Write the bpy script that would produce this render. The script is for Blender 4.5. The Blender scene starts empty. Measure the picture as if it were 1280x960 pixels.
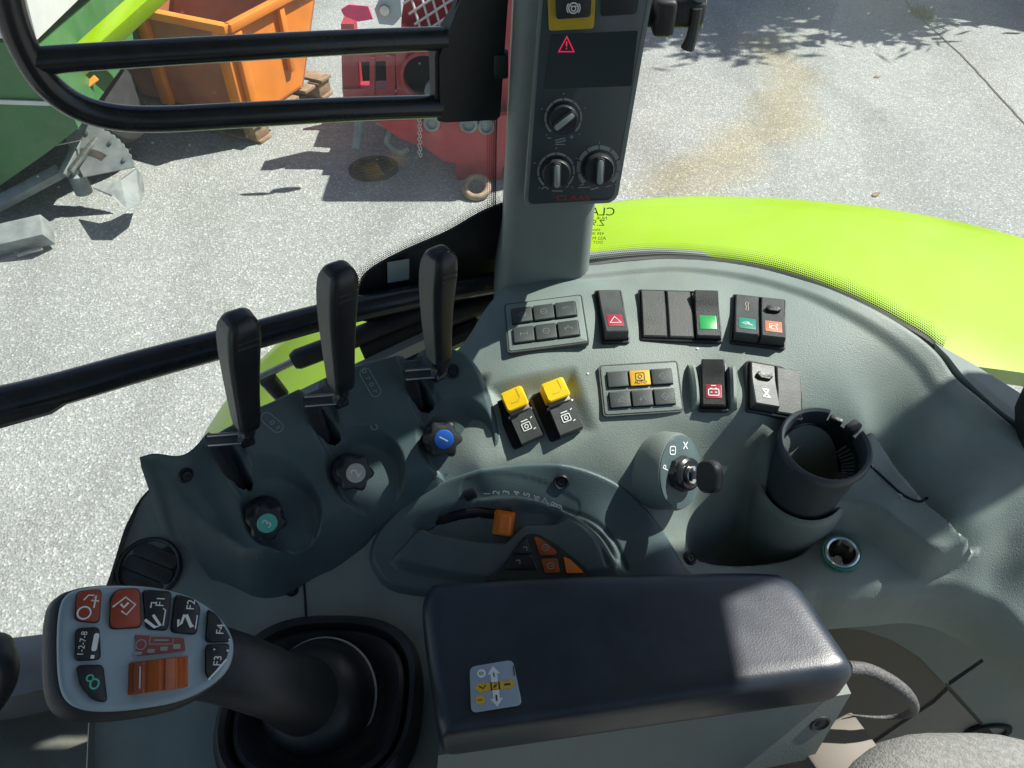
import bpy, bmesh, math, random
import numpy as np
from mathutils import Vector, Matrix

random.seed(7)
sc = bpy.context.scene
COL = sc.collection
R = math.radians

# ------------------------------------------------------------------ camera
CAM = Vector((0.0, 0.0, 2.60))
PITCH = R(45.0)
FPX = 967.0
cd = bpy.data.cameras.new('camera'); cam = bpy.data.objects.new('camera', cd); COL.objects.link(cam)
cam.location = CAM; cam.rotation_euler = (R(90) - PITCH, 0, 0)
cd.sensor_width = 36; cd.lens = 36 * FPX / 1280; cd.clip_start = 0.02; cd.clip_end = 400
sc.camera = cam
FW = Vector((0, math.cos(PITCH), -math.sin(PITCH))); UP = Vector((0, math.sin(PITCH), math.cos(PITCH)))

# ------------------------------------------------------------------ light
SUN = Vector((0.58, 0.25, 0.78)).normalized()
w = bpy.data.worlds.new('World'); sc.world = w; w.use_nodes = True
nt = w.node_tree; bg = nt.nodes['Background']
sky = nt.nodes.new('ShaderNodeTexSky'); sky.sky_type = 'NISHITA'; sky.sun_disc = False
sky.sun_elevation = math.asin(SUN.z); sky.sun_rotation = math.atan2(SUN.x, SUN.y)
nt.links.new(sky.outputs[0], bg.inputs[0]); bg.inputs[1].default_value = 0.075
sl = bpy.data.lights.new('sun', 'SUN'); so = bpy.data.objects.new('sun', sl); COL.objects.link(so)
sl.energy = 5.0; sl.angle = R(0.53); sl.color = (1, 0.965, 0.91)
so.location = (3, 1, 8); so.rotation_euler = (-SUN).to_track_quat('-Z', 'Y').to_euler()
sc.view_settings.view_transform = 'Standard'; sc.view_settings.look = 'None'
sc.view_settings.exposure = 0.84; sc.view_settings.gamma = 1
sc.cycles.use_denoising = True
sc.cycles.max_bounces = 8; sc.cycles.transparent_max_bounces = 12
sc.cycles.caustics_reflective = False; sc.cycles.caustics_refractive = False

# ------------------------------------------------------------------ survey helpers (photo pixel + known height/plane -> place in the world)
def ray(px, py):
    return FW + Vector((1, 0, 0)) * ((px - 640) / FPX) - UP * ((py - 480) / FPX)
def atz(px, py, zr):
    d = ray(px, py); return CAM + d * (zr / d.z)
def aty(px, py, y):
    d = ray(px, py); return CAM + d * (y / d.y)
def atd(px, py, depth):
    return CAM + ray(px, py) * depth
def atp(px, py, o, n):
    d = ray(px, py); return CAM + d * ((o - CAM).dot(n) / d.dot(n))

class Fr:
    """a placed local frame: o origin, x right, y up-slope, z normal"""
    def __init__(s, o, x, n):
        s.o = o.copy(); s.z = n.normalized(); s.x = (x - s.z * x.dot(s.z)).normalized(); s.y = s.z.cross(s.x)
    def M(s):
        m = Matrix((s.x, s.y, s.z)).transposed().to_4x4(); m.translation = s.o; return m
    def loc(s, px, py):
        p = atp(px, py, s.o, s.z) - s.o; return (p.dot(s.x), p.dot(s.y))

# ------------------------------------------------------------------ materials
def mat(name, col, rough=0.5, var=0.12, vscale=40, bump=0.0, bscale=400, metal=0.0, spec=0.5, dust=0.0, dcol=(0.36, 0.36, 0.31), dscale=9, coat=0.0):
    m = bpy.data.materials.new(name); m.use_nodes = True
    t = m.node_tree; b = t.nodes['Principled BSDF']
    b.inputs['Roughness'].default_value = rough; b.inputs['Metallic'].default_value = metal
    b.inputs['Specular IOR Level'].default_value = spec
    b.inputs['Coat Weight'].default_value = coat
    tc = t.nodes.new('ShaderNodeNewGeometry')
    out = None
    n = t.nodes.new('ShaderNodeTexNoise'); n.inputs['Scale'].default_value = vscale; n.inputs['Detail'].default_value = 5
    t.links.new(tc.outputs['Position'], n.inputs['Vector'])
    r = t.nodes.new('ShaderNodeValToRGB')
    r.color_ramp.elements[0].position = 0.3; r.color_ramp.elements[1].position = 0.7
    r.color_ramp.elements[0].color = (*[max(0, c * (1 - var)) for c in col], 1)
    r.color_ramp.elements[1].color = (*[min(1, c * (1 + var)) for c in col], 1)
    t.links.new(n.outputs['Fac'], r.inputs['Fac'])
    out = r.outputs['Color']
    if dust > 0:
        n2 = t.nodes.new('ShaderNodeTexNoise'); n2.inputs['Scale'].default_value = dscale; n2.inputs['Detail'].default_value = 8; n2.inputs['Roughness'].default_value = 0.65
        t.links.new(tc.outputs['Position'], n2.inputs['Vector'])
        mr = t.nodes.new('ShaderNodeMapRange'); mr.inputs['From Min'].default_value = 0.42; mr.inputs['From Max'].default_value = 0.75; mr.inputs['To Max'].default_value = dust
        t.links.new(n2.outputs['Fac'], mr.inputs['Value'])
        mx = t.nodes.new('ShaderNodeMix'); mx.data_type = 'RGBA'
        t.links.new(mr.outputs['Result'], mx.inputs['Factor']); t.links.new(out, mx.inputs['A']); mx.inputs['B'].default_value = (*dcol, 1)
        out = mx.outputs['Result']
    t.links.new(out, b.inputs['Base Color'])
    # uneven gloss
    rr_ = t.nodes.new('ShaderNodeMapRange'); rr_.inputs['To Min'].default_value = max(0.03, rough - 0.08); rr_.inputs['To Max'].default_value = min(1, rough + 0.1)
    t.links.new(n.outputs['Fac'], rr_.inputs['Value']); t.links.new(rr_.outputs['Result'], b.inputs['Roughness'])
    if bump > 0:
        nb = t.nodes.new('ShaderNodeTexNoise'); nb.inputs['Scale'].default_value = bscale; nb.inputs['Detail'].default_value = 2
        t.links.new(tc.outputs['Position'], nb.inputs['Vector'])
        bp = t.nodes.new('ShaderNodeBump'); bp.inputs['Strength'].default_value = bump; bp.inputs['Distance'].default_value = 0.001
        t.links.new(nb.outputs['Fac'], bp.inputs['Height']); t.links.new(bp.outputs['Normal'], b.inputs['Normal'])
    return m

MT = dict(
    console=mat('console_plastic', (0.196, 0.243, 0.226), 0.5, 0.10, 25, 0.35, 900, dust=0.30, dcol=(0.30, 0.28, 0.21)),
    housing=mat('housing_plastic', (0.066, 0.104, 0.110), 0.47, 0.10, 30, 0.30, 900, dust=0.10),
    plate=mat('scale_plate_plastic', (0.076, 0.116, 0.122), 0.45, 0.08, 30, 0.2, 900, dust=0.08),
    lower=mat('lower_trim_plastic', (0.13, 0.135, 0.12), 0.6, 0.15, 18, 0.3, 700, dust=0.35, dcol=(0.24, 0.20, 0.15)),
    brown=mat('side_panel_plastic', (0.075, 0.066, 0.054), 0.65, 0.15, 18, 0.3, 600, dust=0.2, dcol=(0.17, 0.12, 0.08)),
    pillar=mat('pillar_plastic', (0.20, 0.232, 0.216), 0.5, 0.06, 20, 0.25, 900, dust=0.08),
    panel=mat('instrument_face', (0.032, 0.045, 0.050), 0.38, 0.1, 60, 0.1, 900),
    screen=mat('display_window', (0.008, 0.011, 0.014), 0.12, 0.05, 20),
    black=mat('black_plastic', (0.016, 0.018, 0.020), 0.42, 0.2, 60, 0.25, 900, dust=0.05),
    blackrub=mat('black_rubber', (0.014, 0.016, 0.018), 0.5, 0.2, 40, 0.2, 700, dust=0.08),
    blackpaint=mat('black_enamel_tube', (0.012, 0.014, 0.018), 0.24, 0.2, 30, 0.05, 300, dust=0.05),
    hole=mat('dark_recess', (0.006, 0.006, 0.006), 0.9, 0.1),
    keydark=mat('key_plastic', (0.055, 0.066, 0.064), 0.5, 0.1, 80, 0.15, 900),
    rocker=mat('rocker_plastic', (0.040, 0.045, 0.045), 0.45, 0.15, 90, 0.2, 900, dust=0.15),
    blank=mat('blank_cover_plastic', (0.060, 0.066, 0.062), 0.5, 0.15, 120, 0.25, 900, dust=0.3, dcol=(0.2, 0.19, 0.16)),
    grip=mat('lever_grip', (0.013, 0.015, 0.018), 0.38, 0.2, 60, 0.15, 900),
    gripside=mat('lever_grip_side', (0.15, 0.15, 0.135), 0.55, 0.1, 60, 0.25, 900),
    leather=mat('armrest_skin', (0.016, 0.023, 0.034), 0.34, 0.15, 50, 0.09, 800, dust=0.06, dcol=(0.2, 0.2, 0.2), dscale=14),
    arml=mat('armrest_shell', (0.20, 0.225, 0.205), 0.55, 0.08, 20, 0.2, 800, dust=0.12),
    tubep=mat('cup_tube_plastic', (0.042, 0.054, 0.060), 0.42, 0.12, 50, 0.2, 900, dust=0.06),
    joygrey=mat('joystick_face', (0.30, 0.39, 0.44), 0.4, 0.05, 40, 0.1, 900),
    joydark=mat('joystick_button', (0.014, 0.017, 0.020), 0.4, 0.15, 70, 0.1, 900),
    joyred=mat('joystick_red_button', (0.33, 0.055, 0.025), 0.45, 0.12, 70, 0.1, 900),
    joylabel=mat('joystick_label', (0.26, 0.07, 0.06), 0.5, 0.08, 70),
    orange=mat('orange_control', (0.85, 0.21, 0.025), 0.42, 0.12, 70, 0.1, 900),
    rust=mat('orange_thumbwheel', (0.36, 0.075, 0.012), 0.4, 0.2, 70, 0.1, 900),
    yellow=mat('yellow_guard', (0.80, 0.52, 0.01), 0.35, 0.06, 80, 0.05, 900),
    yellowkey=mat('yellow_key', (0.70, 0.40, 0.03), 0.5, 0.08, 80, 0.1, 900),
    yellowdull=mat('yellow_frame', (0.50, 0.34, 0.02), 0.4, 0.08, 80),
    white=mat('white_print', (0.75, 0.78, 0.76), 0.6, 0.03),
    greyprint=mat('grey_print', (0.30, 0.34, 0.33), 0.6, 0.05),
    dimprint=mat('dim_print', (0.20, 0.23, 0.225), 0.6, 0.05),
    blackprint=mat('black_print', (0.01, 0.01, 0.01), 0.5, 0.1),
    redprint=mat('red_print', (0.45, 0.05, 0.02), 0.5, 0.1),
    lred=mat('red_lens', (0.36, 0.03, 0.05), 0.35, 0.1),
    lgreen=mat('green_lens', (0.02, 0.34, 0.08), 0.35, 0.15),
    lteal=mat('teal_lens', (0.03, 0.25, 0.17), 0.35, 0.1),
    lorange=mat('orange_lens', (0.70, 0.20, 0.11), 0.4, 0.1),
    kgreen=mat('green_cap', (0.10, 0.50, 0.38), 0.4, 0.05), kgrey=mat('grey_cap', (0.42, 0.43, 0.36), 0.4, 0.05),
    kblue=mat('blue_cap', (0.02, 0.13, 0.55), 0.35, 0.05),
    steel=mat('bare_steel', (0.50, 0.50, 0.48), 0.35, 0.15, 60, 0.1, 500, metal=0.9),
    galv=mat('galvanised_steel', (0.22, 0.245, 0.235), 0.68, 0.25, 14, 0.1, 200, metal=0.1, dust=0.2),
    chrome=mat('chrome', (0.75, 0.75, 0.72), 0.18, 0.05, metal=1.0),
    spring=mat('spring_plate', (0.30, 0.26, 0.21), 0.5, 0.1, metal=0.4),
    lime=mat('lime_paint', (0.275, 0.445, 0.001), 0.30, 0.07, 6, 0.0, dust=0.22, dcol=(0.30, 0.40, 0.03), dscale=7),
    green=mat('green_paint', (0.045, 0.16, 0.05), 0.45, 0.12, 4, dust=0.25, dcol=(0.2, 0.24, 0.16)),
    binorange=mat('orange_paint', (0.72, 0.22, 0.02), 0.5, 0.12, 5, dust=0.2, dcol=(0.45, 0.2, 0.08)),
    binrust=mat('rusted_orange', (0.36, 0.12, 0.055), 0.75, 0.2, 6, dust=0.4, dcol=(0.32, 0.18, 0.10)),
    red=mat('red_paint', (0.38, 0.022, 0.035), 0.45, 0.15, 5, dust=0.3, dcol=(0.36, 0.14, 0.12)),
    pink=mat('pink_flap', (0.75, 0.06, 0.17), 0.5, 0.1, 8),
    greyplate=mat('grey_painted_plate', (0.36, 0.40, 0.42), 0.5, 0.1, 8, dust=0.2),
    paleplate=mat('pale_sheet', (0.62, 0.63, 0.60), 0.5, 0.08, 5, dust=0.2),
    wood=mat('pallet_wood', (0.26, 0.17, 0.10), 0.85, 0.3, 22, 0.4, 120),
    iron=mat('cast_iron', (0.075, 0.062, 0.045), 0.8, 0.35, 30, 0.5, 90, dust=0.3, dcol=(0.16, 0.12, 0.08)),
    rustring=mat('rusty_steel', (0.30, 0.22, 0.15), 0.7, 0.4, 25, 0.3, 90, metal=0.2),
    tyre=mat('tyre_rubber', (0.02, 0.02, 0.02), 0.75, 0.3, 20),
    fabric=mat('seat_fabric', (0.20, 0.205, 0.19), 0.95, 0.25, 260, 0.9, 650),
    braid=mat('braided_sleeve', (0.085, 0.085, 0.085), 0.6, 0.5, 500, 0.8, 900),
    beige=mat('beige_bracket', (0.12, 0.105, 0.08), 0.6, 0.1, 25),
    sill=mat('door_sill_trim', (0.17, 0.18, 0.17), 0.6, 0.2, 20, 0.3, 500, dust=0.45, dcol=(0.27, 0.25, 0.2)),
    mat_=mat('floor_mat', (0.15, 0.155, 0.13), 0.85, 0.25, 12, 0.4, 300, dust=0.5, dcol=(0.06, 0.075, 0.08), dscale=11),
    roof=mat('roof_liner', (0.22, 0.22, 0.21), 0.8, 0.08, 10),
    sticker=mat('armrest_sticker', (0.33, 0.40, 0.46), 0.35, 0.05),
    bark=mat('bark', (0.09, 0.07, 0.05), 0.9, 0.3, 12), leaf=mat('leaf', (0.06, 0.11, 0.03), 0.6, 0.4, 3),
    grass=mat('grass_blade', (0.07, 0.16, 0.03), 0.6, 0.3, 20), shed=mat('shed_wall', (0.4, 0.38, 0.34), 0.8, 0.1, 4),
)
# warning triangle on the display is a lit telltale
m = bpy.data.materials.new('red_telltale'); m.use_nodes = True; b = m.node_tree.nodes['Principled BSDF']
b.inputs['Base Color'].default_value = (0.5, 0.01, 0.04, 1); b.inputs['Emission Color'].default_value = (1, 0.02, 0.10, 1); b.inputs['Emission Strength'].default_value = 0.35
MT['telltale'] = m

def glass_mat():
    m = bpy.data.materials.new('cab_glass'); m.use_nodes = True; t = m.node_tree; t.nodes.clear()
    o = t.nodes.new('ShaderNodeOutputMaterial'); tr = t.nodes.new('ShaderNodeBsdfTransparent'); tr.inputs[0].default_value = (0.965, 0.985, 0.972, 1)
    gl = t.nodes.new('ShaderNodeBsdfGlossy'); gl.inputs['Roughness'].default_value = 0.02
    ge = t.nodes.new('ShaderNodeNewGeometry'); dp = t.nodes.new('ShaderNodeVectorMath'); dp.operation = 'DOT_PRODUCT'
    t.links.new(ge.outputs['Normal'], dp.inputs[0]); t.links.new(ge.outputs['Incoming'], dp.inputs[1])
    def mth(op, a, bb=0.0):
        q = t.nodes.new('ShaderNodeMath'); q.operation = op
        for i, v in enumerate((a, bb)):
            if isinstance(v, (int, float)): q.inputs[i].default_value = v
            else: t.links.new(v, q.inputs[i])
        return q
    fr = mth('ADD', 0.025, mth('MULTIPLY', 0.28, mth('POWER', mth('SUBTRACT', 1.0, mth('ABSOLUTE', dp.outputs['Value']).outputs[0]).outputs[0], 5.0).outputs[0]).outputs[0])
    mx = t.nodes.new('ShaderNodeMixShader'); t.links.new(fr.outputs[0], mx.inputs[0]); t.links.new(tr.outputs[0], mx.inputs[1]); t.links.new(gl.outputs[0], mx.inputs[2])
    # dust film and specks
    df = t.nodes.new('ShaderNodeBsdfDiffuse'); df.inputs[0].default_value = (0.6, 0.6, 0.57, 1)
    tl = t.nodes.new('ShaderNodeBsdfTranslucent'); tl.inputs[0].default_value = (0.7, 0.7, 0.66, 1)
    ad = t.nodes.new('ShaderNodeAddShader'); t.links.new(df.outputs[0], ad.inputs[0]); t.links.new(tl.outputs[0], ad.inputs[1])
    g = t.nodes.new('ShaderNodeNewGeometry')
    v = t.nodes.new('ShaderNodeTexVoronoi'); v.inputs['Scale'].default_value = 55; t.links.new(g.outputs['Position'], v.inputs['Vector'])
    lt = t.nodes.new('ShaderNodeMath'); lt.operation = 'LESS_THAN'; lt.inputs[1].default_value = 0.055; t.links.new(v.outputs['Distance'], lt.inputs[0])
    n = t.nodes.new('ShaderNodeTexNoise'); n.inputs['Scale'].default_value = 5; n.inputs['Detail'].default_value = 9; t.links.new(g.outputs['Position'], n.inputs['Vector'])
    mr = t.nodes.new('ShaderNodeMapRange'); mr.inputs['From Min'].default_value = 0.45; mr.inputs['From Max'].default_value = 0.7; mr.inputs['To Min'].default_value = 0.012; mr.inputs['To Max'].default_value = 0.05
    t.links.new(n.outputs['Fac'], mr.inputs['Value'])
    ma = t.nodes.new('ShaderNodeMath'); ma.operation = 'MULTIPLY_ADD'; ma.inputs[1].default_value = 0.16; t.links.new(lt.outputs[0], ma.inputs[0]); t.links.new(mr.outputs['Result'], ma.inputs[2])
    m2 = t.nodes.new('ShaderNodeMixShader'); t.links.new(ma.outputs[0], m2.inputs[0]); t.links.new(mx.outputs[0], m2.inputs[1]); t.links.new(ad.outputs[0], m2.inputs[2])
    t.links.new(m2.outputs[0], o.inputs[0]); return m
MT['glass'] = glass_mat()
m = bpy.data.materials.new('tinted_glass'); m.use_nodes = True; t = m.node_tree; t.nodes.clear(); o = t.nodes.new('ShaderNodeOutputMaterial'); x = t.nodes.new('ShaderNodeBsdfTransparent'); x.inputs[0].default_value = (0.66, 0.71, 0.70, 1); t.links.new(x.outputs[0], o.inputs[0]); MT['tint'] = m

def dot_mat():
    """ceramic dot border printed on the glass"""
    m = bpy.data.materials.new('dot_matrix_print'); m.use_nodes = True; t = m.node_tree; b = t.nodes['Principled BSDF']
    b.inputs['Base Color'].default_value = (0.012, 0.012, 0.014, 1); b.inputs['Roughness'].default_value = 0.5
    uv = t.nodes.new('ShaderNodeUVMap'); sx = t.nodes.new('ShaderNodeSeparateXYZ'); t.links.new(uv.outputs[0], sx.inputs[0])
    def mth(op, a, bb=None):
        q = t.nodes.new('ShaderNodeMath'); q.operation = op
        for i, v in enumerate((a, bb)):
            if v is None: continue
            if isinstance(v, (int, float)): q.inputs[i].default_value = v
            else: t.links.new(v, q.inputs[i])
        return q.outputs[0]
    u, v = sx.outputs[0], sx.outputs[1]
    row = mth('FLOOR', v); off = mth('MULTIPLY', mth('MODULO', row, 2), 0.5)
    fu = mth('SUBTRACT', mth('FRACT', mth('ADD', u, off)), 0.5); fv = mth('SUBTRACT', mth('FRACT', v), 0.5)
    d = mth('SQRT', mth('ADD', mth('MULTIPLY', fu, fu), mth('MULTIPLY', fv, fv)))
    rad = mth('SUBTRACT', 0.50, mth('MULTIPLY', v, 0.055))
    t.links.new(mth('LESS_THAN', d, rad), b.inputs['Alpha']); return m
MT['dots'] = dot_mat()

def ground_mat():
    m = bpy.data.materials.new('exposed_aggregate_concrete'); m.use_nodes = True; t = m.node_tree; b = t.nodes['Principled BSDF']
    b.inputs['Roughness'].default_value = 0.85; b.inputs['Specular IOR Level'].default_value = 0.25
    g = t.nodes.new('ShaderNodeNewGeometry'); P = g.outputs['Position']
    def N(s, d=4, r=0.5):
        n = t.nodes.new('ShaderNodeTexNoise'); n.inputs['Scale'].default_value = s; n.inputs['Detail'].default_value = d; n.inputs['Roughness'].default_value = r; t.links.new(P, n.inputs['Vector']); return n.outputs['Fac']
    def ramp(f, st):
        r = t.nodes.new('ShaderNodeValToRGB'); e = r.color_ramp.elements
        while len(e) < len(st): e.new(0.5)
        for q, (p, c) in zip(e, st): q.position = p; q.color = (*c, 1)
        t.links.new(f, r.inputs[0]); return r.outputs[0]
    def mix(f, a, bb, mode='MIX'):
        x = t.nodes.new('ShaderNodeMix'); x.data_type = 'RGBA'; x.blend_type = mode
        for k, v in (('Factor', f), ('A', a), ('B', bb)):
            if isinstance(v, (float, int)): x.inputs[k].default_value = v
            elif isinstance(v, tuple): x.inputs[k].default_value = (*v, 1)
            else: t.links.new(v, x.inputs[k])
        return x.outputs['Result']
    v = t.nodes.new('ShaderNodeTexVoronoi'); v.inputs['Scale'].default_value = 104; t.links.new(P, v.inputs['Vector'])
    sp = t.nodes.new('ShaderNodeSeparateColor'); t.links.new(v.outputs['Color'], sp.inputs[0])
    stones = ramp(sp.outputs[0], [(0.0, (0.19, 0.20, 0.19)), (0.45, (0.27, 0.28, 0.265)), (0.72, (0.33, 0.34, 0.32)), (0.90, (0.43, 0.44, 0.42)), (1.0, (0.66, 0.67, 0.64))])
    base = mix(0.42, stones, ramp(N(120, 3), [(0.3, (0.20, 0.21, 0.20)), (0.7, (0.42, 0.43, 0.41))]))
    base = mix(0.8, base, ramp(N(0.8, 6, 0.6), [(0.25, (0.80, 0.80, 0.80)), (0.75, (1.06, 1.05, 1.03))]), 'MULTIPLY')
    base = mix(0.5, base, ramp(N(9, 4, 0.6), [(0.3, (0.86, 0.86, 0.86)), (0.7, (1.08, 1.08, 1.08))]), 'MULTIPLY')
    wv = t.nodes.new('ShaderNodeTexWave'); wv.inputs['Scale'].default_value = 0.35; wv.inputs['Distortion'].default_value = 6; wv.inputs['Detail'].default_value = 4; wv.inputs['Detail Scale'].default_value = 1.5; t.links.new(P, wv.inputs['Vector'])
    base = mix(0.55, base, ramp(wv.outputs['Fac'], [(0.0, (0.82, 0.82, 0.81)), (0.35, (1.0, 1.0, 1.0)), (1.0, (1.04, 1.04, 1.03))]), 'MULTIPLY')
    base = mix(0.9, base, ramp(N(3.1, 8, 0.7), [(0.28, (0.70, 0.69, 0.66)), (0.40, (1, 1, 1)), (1.0, (1.03, 1.03, 1.03))]), 'MULTIPLY')
    # a rusty water run across the slab: distance to a polyline
    pts = [atz(830, 235, -2.6), atz(905, 200, -2.6), atz(965, 160, -2.6), atz(990, 110, -2.6), atz(965, 50, -2.6)]
    wob = t.nodes.new('ShaderNodeTexNoise'); wob.inputs['Scale'].default_value = 2.2; t.links.new(P, wob.inputs['Vector'])
    ws = t.nodes.new('ShaderNodeVectorMath'); ws.operation = 'MULTIPLY_ADD'; ws.inputs[1].default_value = (0.5, 0.5, 0); ws.inputs[2].default_value = (-0.25, -0.25, 0); t.links.new(wob.outputs['Color'], ws.inputs[0])
    wp = t.nodes.new('ShaderNodeVectorMath'); wp.operation = 'ADD'; t.links.new(P, wp.inputs[0]); t.links.new(ws.outputs[0], wp.inputs[1])
    def seg(a, bb):
        a = Vector((a.x, a.y, 0)); bb = Vector((bb.x, bb.y, 0)); d = bb - a; L = d.length; d.normalize()
        s = t.nodes.new('ShaderNodeVectorMath'); s.operation = 'SUBTRACT'; t.links.new(wp.outputs[0], s.inputs[0]); s.inputs[1].default_value = a
        dt = t.nodes.new('ShaderNodeVectorMath'); dt.operation = 'DOT_PRODUCT'; t.links.new(s.outputs[0], dt.inputs[0]); dt.inputs[1].default_value = d
        cl = t.nodes.new('ShaderNodeClamp'); cl.inputs['Max'].default_value = L; t.links.new(dt.outputs['Value'], cl.inputs['Value'])
        sc_ = t.nodes.new('ShaderNodeVectorMath'); sc_.operation = 'SCALE'; sc_.inputs[0].default_value = d; t.links.new(cl.outputs[0], sc_.inputs['Scale'])
        ds = t.nodes.new('ShaderNodeVectorMath'); ds.operation = 'DISTANCE'; t.links.new(s.outputs[0], ds.inputs[0]); t.links.new(sc_.outputs[0], ds.inputs[1])
        return ds.outputs['Value']
    dd = None
    for a, bb in zip(pts, pts[1:]):
        x = seg(a, bb)
        if dd is None: dd = x
        else:
            q = t.nodes.new('ShaderNodeMath'); q.operation = 'MINIMUM'; t.links.new(dd, q.inputs[0]); t.links.new(x, q.inputs[1]); dd = q.outputs[0]
    mr = t.nodes.new('ShaderNodeMapRange'); mr.inputs['From Min'].default_value = 0.03; mr.inputs['From Max'].default_value = 0.33; mr.inputs['To Min'].default_value = 0.62; mr.inputs['To Max'].default_value = 0
    t.links.new(dd, mr.inputs['Value'])
    base = mix(mr.outputs[0], base, mix(1.0, base, (1.0, 0.84, 0.52), 'MULTIPLY'))
    t.links.new(base, b.inputs['Base Color'])
    bp = t.nodes.new('ShaderNodeBump'); bp.inputs['Strength'].default_value = 0.6; bp.inputs['Distance'].default_value = 0.006
    t.links.new(v.outputs['Distance'], bp.inputs['Height']); t.links.new(bp.outputs[0], b.inputs['Normal'])
    return m
MT['ground'] = ground_mat()

# ------------------------------------------------------------------ mesh helpers
I4 = Matrix.Identity(4)
RM = {}                      # placement of the thing an object belongs to (meshes are laid out in the world, stored local to their thing)
def T(v): return Matrix.Translation(v)
def obj(name, bm, material, parent=None, smooth=35):
    me = bpy.data.meshes.new(name)
    if isinstance(bm, bmesh.types.BMesh):
        bmesh.ops.recalc_face_normals(bm, faces=bm.faces); bm.to_mesh(me); bm.free()
    else:
        me.from_pydata(*bm)
    M = RM[parent.name] if parent else I4
    me.transform(M.inverted())
    me.materials.append(MT[material])
    if smooth:
        me.shade_smooth(); me.set_sharp_from_angle(angle=R(smooth))
    o = bpy.data.objects.new(name, me); COL.objects.link(o)
    o.parent = parent; RM[o.name] = M
    return o
def tag(o, label=None, cat=None, group=None, kind=None):
    for k, v in (('label', label), ('category', cat), ('group', group), ('kind', kind)):
        if v: o[k] = v
    return o
def thing(name, label, cat, M, group=None):
    if isinstance(M, Vector): M = T(M)
    if isinstance(M, Fr): M = M.M()
    o = bpy.data.objects.new(name, None); COL.objects.link(o); o.empty_display_size = 0.02
    o.matrix_basis = M; RM[o.name] = M.copy()
    return tag(o, label, cat, group)
def solo(name, bm, material, label, cat, group=None, smooth=35, at=None):
    """a thing that is one mesh; its origin goes to AT"""
    o = obj(name, bm, material, None, smooth)
    if at is not None:
        o.data.transform(T(-at)); o.location = at; RM[o.name] = T(at)
    return tag(o, label, cat, group)

def B(): return bmesh.new()
def faces_box(bm, c, s, M=I4, bev=0, seg=2):
    r = bmesh.ops.create_cube(bm, size=1.0); vs = r['verts']
    for v in vs: v.co = Vector((v.co.x * s[0] + c[0], v.co.y * s[1] + c[1], v.co.z * s[2] + c[2]))
    if bev:
        es = list({e for v in vs for e in v.link_edges})
        q = bmesh.ops.bevel(bm, geom=es, offset=bev, segments=seg, affect='EDGES', profile=0.5)
        vs = list({v for f in q['faces'] for v in f.verts} | {v for v in vs if v.is_valid})
    bmesh.ops.transform(bm, matrix=M, verts=vs); return bm
def box(c, s, M=I4, bev=0, seg=2): return faces_box(B(), c, s, M, bev, seg)
def prism(bm, pts, z0, z1, M=I4, bev=0, seg=2, both=False):
    """outline in the xy plane of M, from z0 to z1, top edge rounded"""
    n = len(pts)
    if bev:
        c = (sum(p[0] for p in pts) / n, sum(p[1] for p in pts) / n)
    lo = [bm.verts.new((p[0], p[1], z0)) for p in pts]; hi = [bm.verts.new((p[0], p[1], z1)) for p in pts]
    bm.faces.new(lo[::-1]); top = bm.faces.new(hi)
    for i in range(n): bm.faces.new((lo[i], lo[(i + 1) % n], hi[(i + 1) % n], hi[i]))
    vs = set(lo + hi)
    if bev:
        es = list(top.edges) + (list(bm.faces[-1].edges) if False else [])
        if both:
            es += [e for v in lo for e in v.link_edges if e.other_vert(v) in lo]; es = list(set(es))
        q = bmesh.ops.bevel(bm, geom=es, offset=bev, segments=seg, affect='EDGES', profile=0.5, clamp_overlap=True)
        vs = {v for v in vs if v.is_valid} | {v for f in q['faces'] for v in f.verts}
    bmesh.ops.transform(bm, matrix=M, verts=list(vs)); return bm
def tube(bm, pts, r, seg=14, cap=True, closed=False, flat=1.0):
    pts = [Vector(p) for p in pts]; n = len(pts)
    rs = r if isinstance(r, (list, tuple)) else [r] * n
    prev = None; rings = []
    for i, p in enumerate(pts):
        a = pts[(i - 1) % n] if (closed or i) else p; c = pts[(i + 1) % n] if (closed or i < n - 1) else p
        t = (c - a).normalized()
        if prev is None:
            u = t.orthogonal().normalized()
        else:
            u = (prev - t * prev.dot(t)).normalized()
        prev = u; v = t.cross(u)
        rings.append([bm.verts.new(p + (u * math.cos(2 * math.pi * k / seg) + v * math.sin(2 * math.pi * k / seg) * flat) * rs[i]) for k in range(seg)])
    for i in range(n if closed else n - 1):
        A, C = rings[i], rings[(i + 1) % n]
        for k in range(seg): bm.faces.new((A[k], A[(k + 1) % seg], C[(k + 1) % seg], C[k]))
    if cap and not closed:
        bm.faces.new(rings[0][::-1]); bm.faces.new(rings[-1])
    return bm
def loft(bm, rings, cap=(True, True)):
    vr = [[bm.verts.new(Vector(p)) for p in ring] for ring in rings]; n = len(vr[0])
    for A, C in zip(vr, vr[1:]):
        for k in range(n): bm.faces.new((A[k], A[(k + 1) % n], C[(k + 1) % n], C[k]))
    if cap[0]: bm.faces.new(vr[0][::-1])
    if cap[1]: bm.faces.new(vr[-1])
    return bm
def lathe(bm, prof, M=I4, seg=40, cap=(False, True)):
    rings = [[M @ Vector((r * math.cos(2 * math.pi * k / seg), r * math.sin(2 * math.pi * k / seg), z)) for k in range(seg)] for r, z in prof]
    return loft(bm, rings, cap)
def rr(w, h, r, n=5, cx=0, cy=0):
    out = []
    for sx, sy, a0 in ((1, 1, 0), (-1, 1, 90), (-1, -1, 180), (1, -1, 270)):
        for k in range(n + 1):
            a = R(a0 + 90 * k / n); out.append((cx + sx * (w / 2 - r) + r * math.cos(a), cy + sy * (h / 2 - r) + r * math.sin(a)))
    return out
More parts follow.
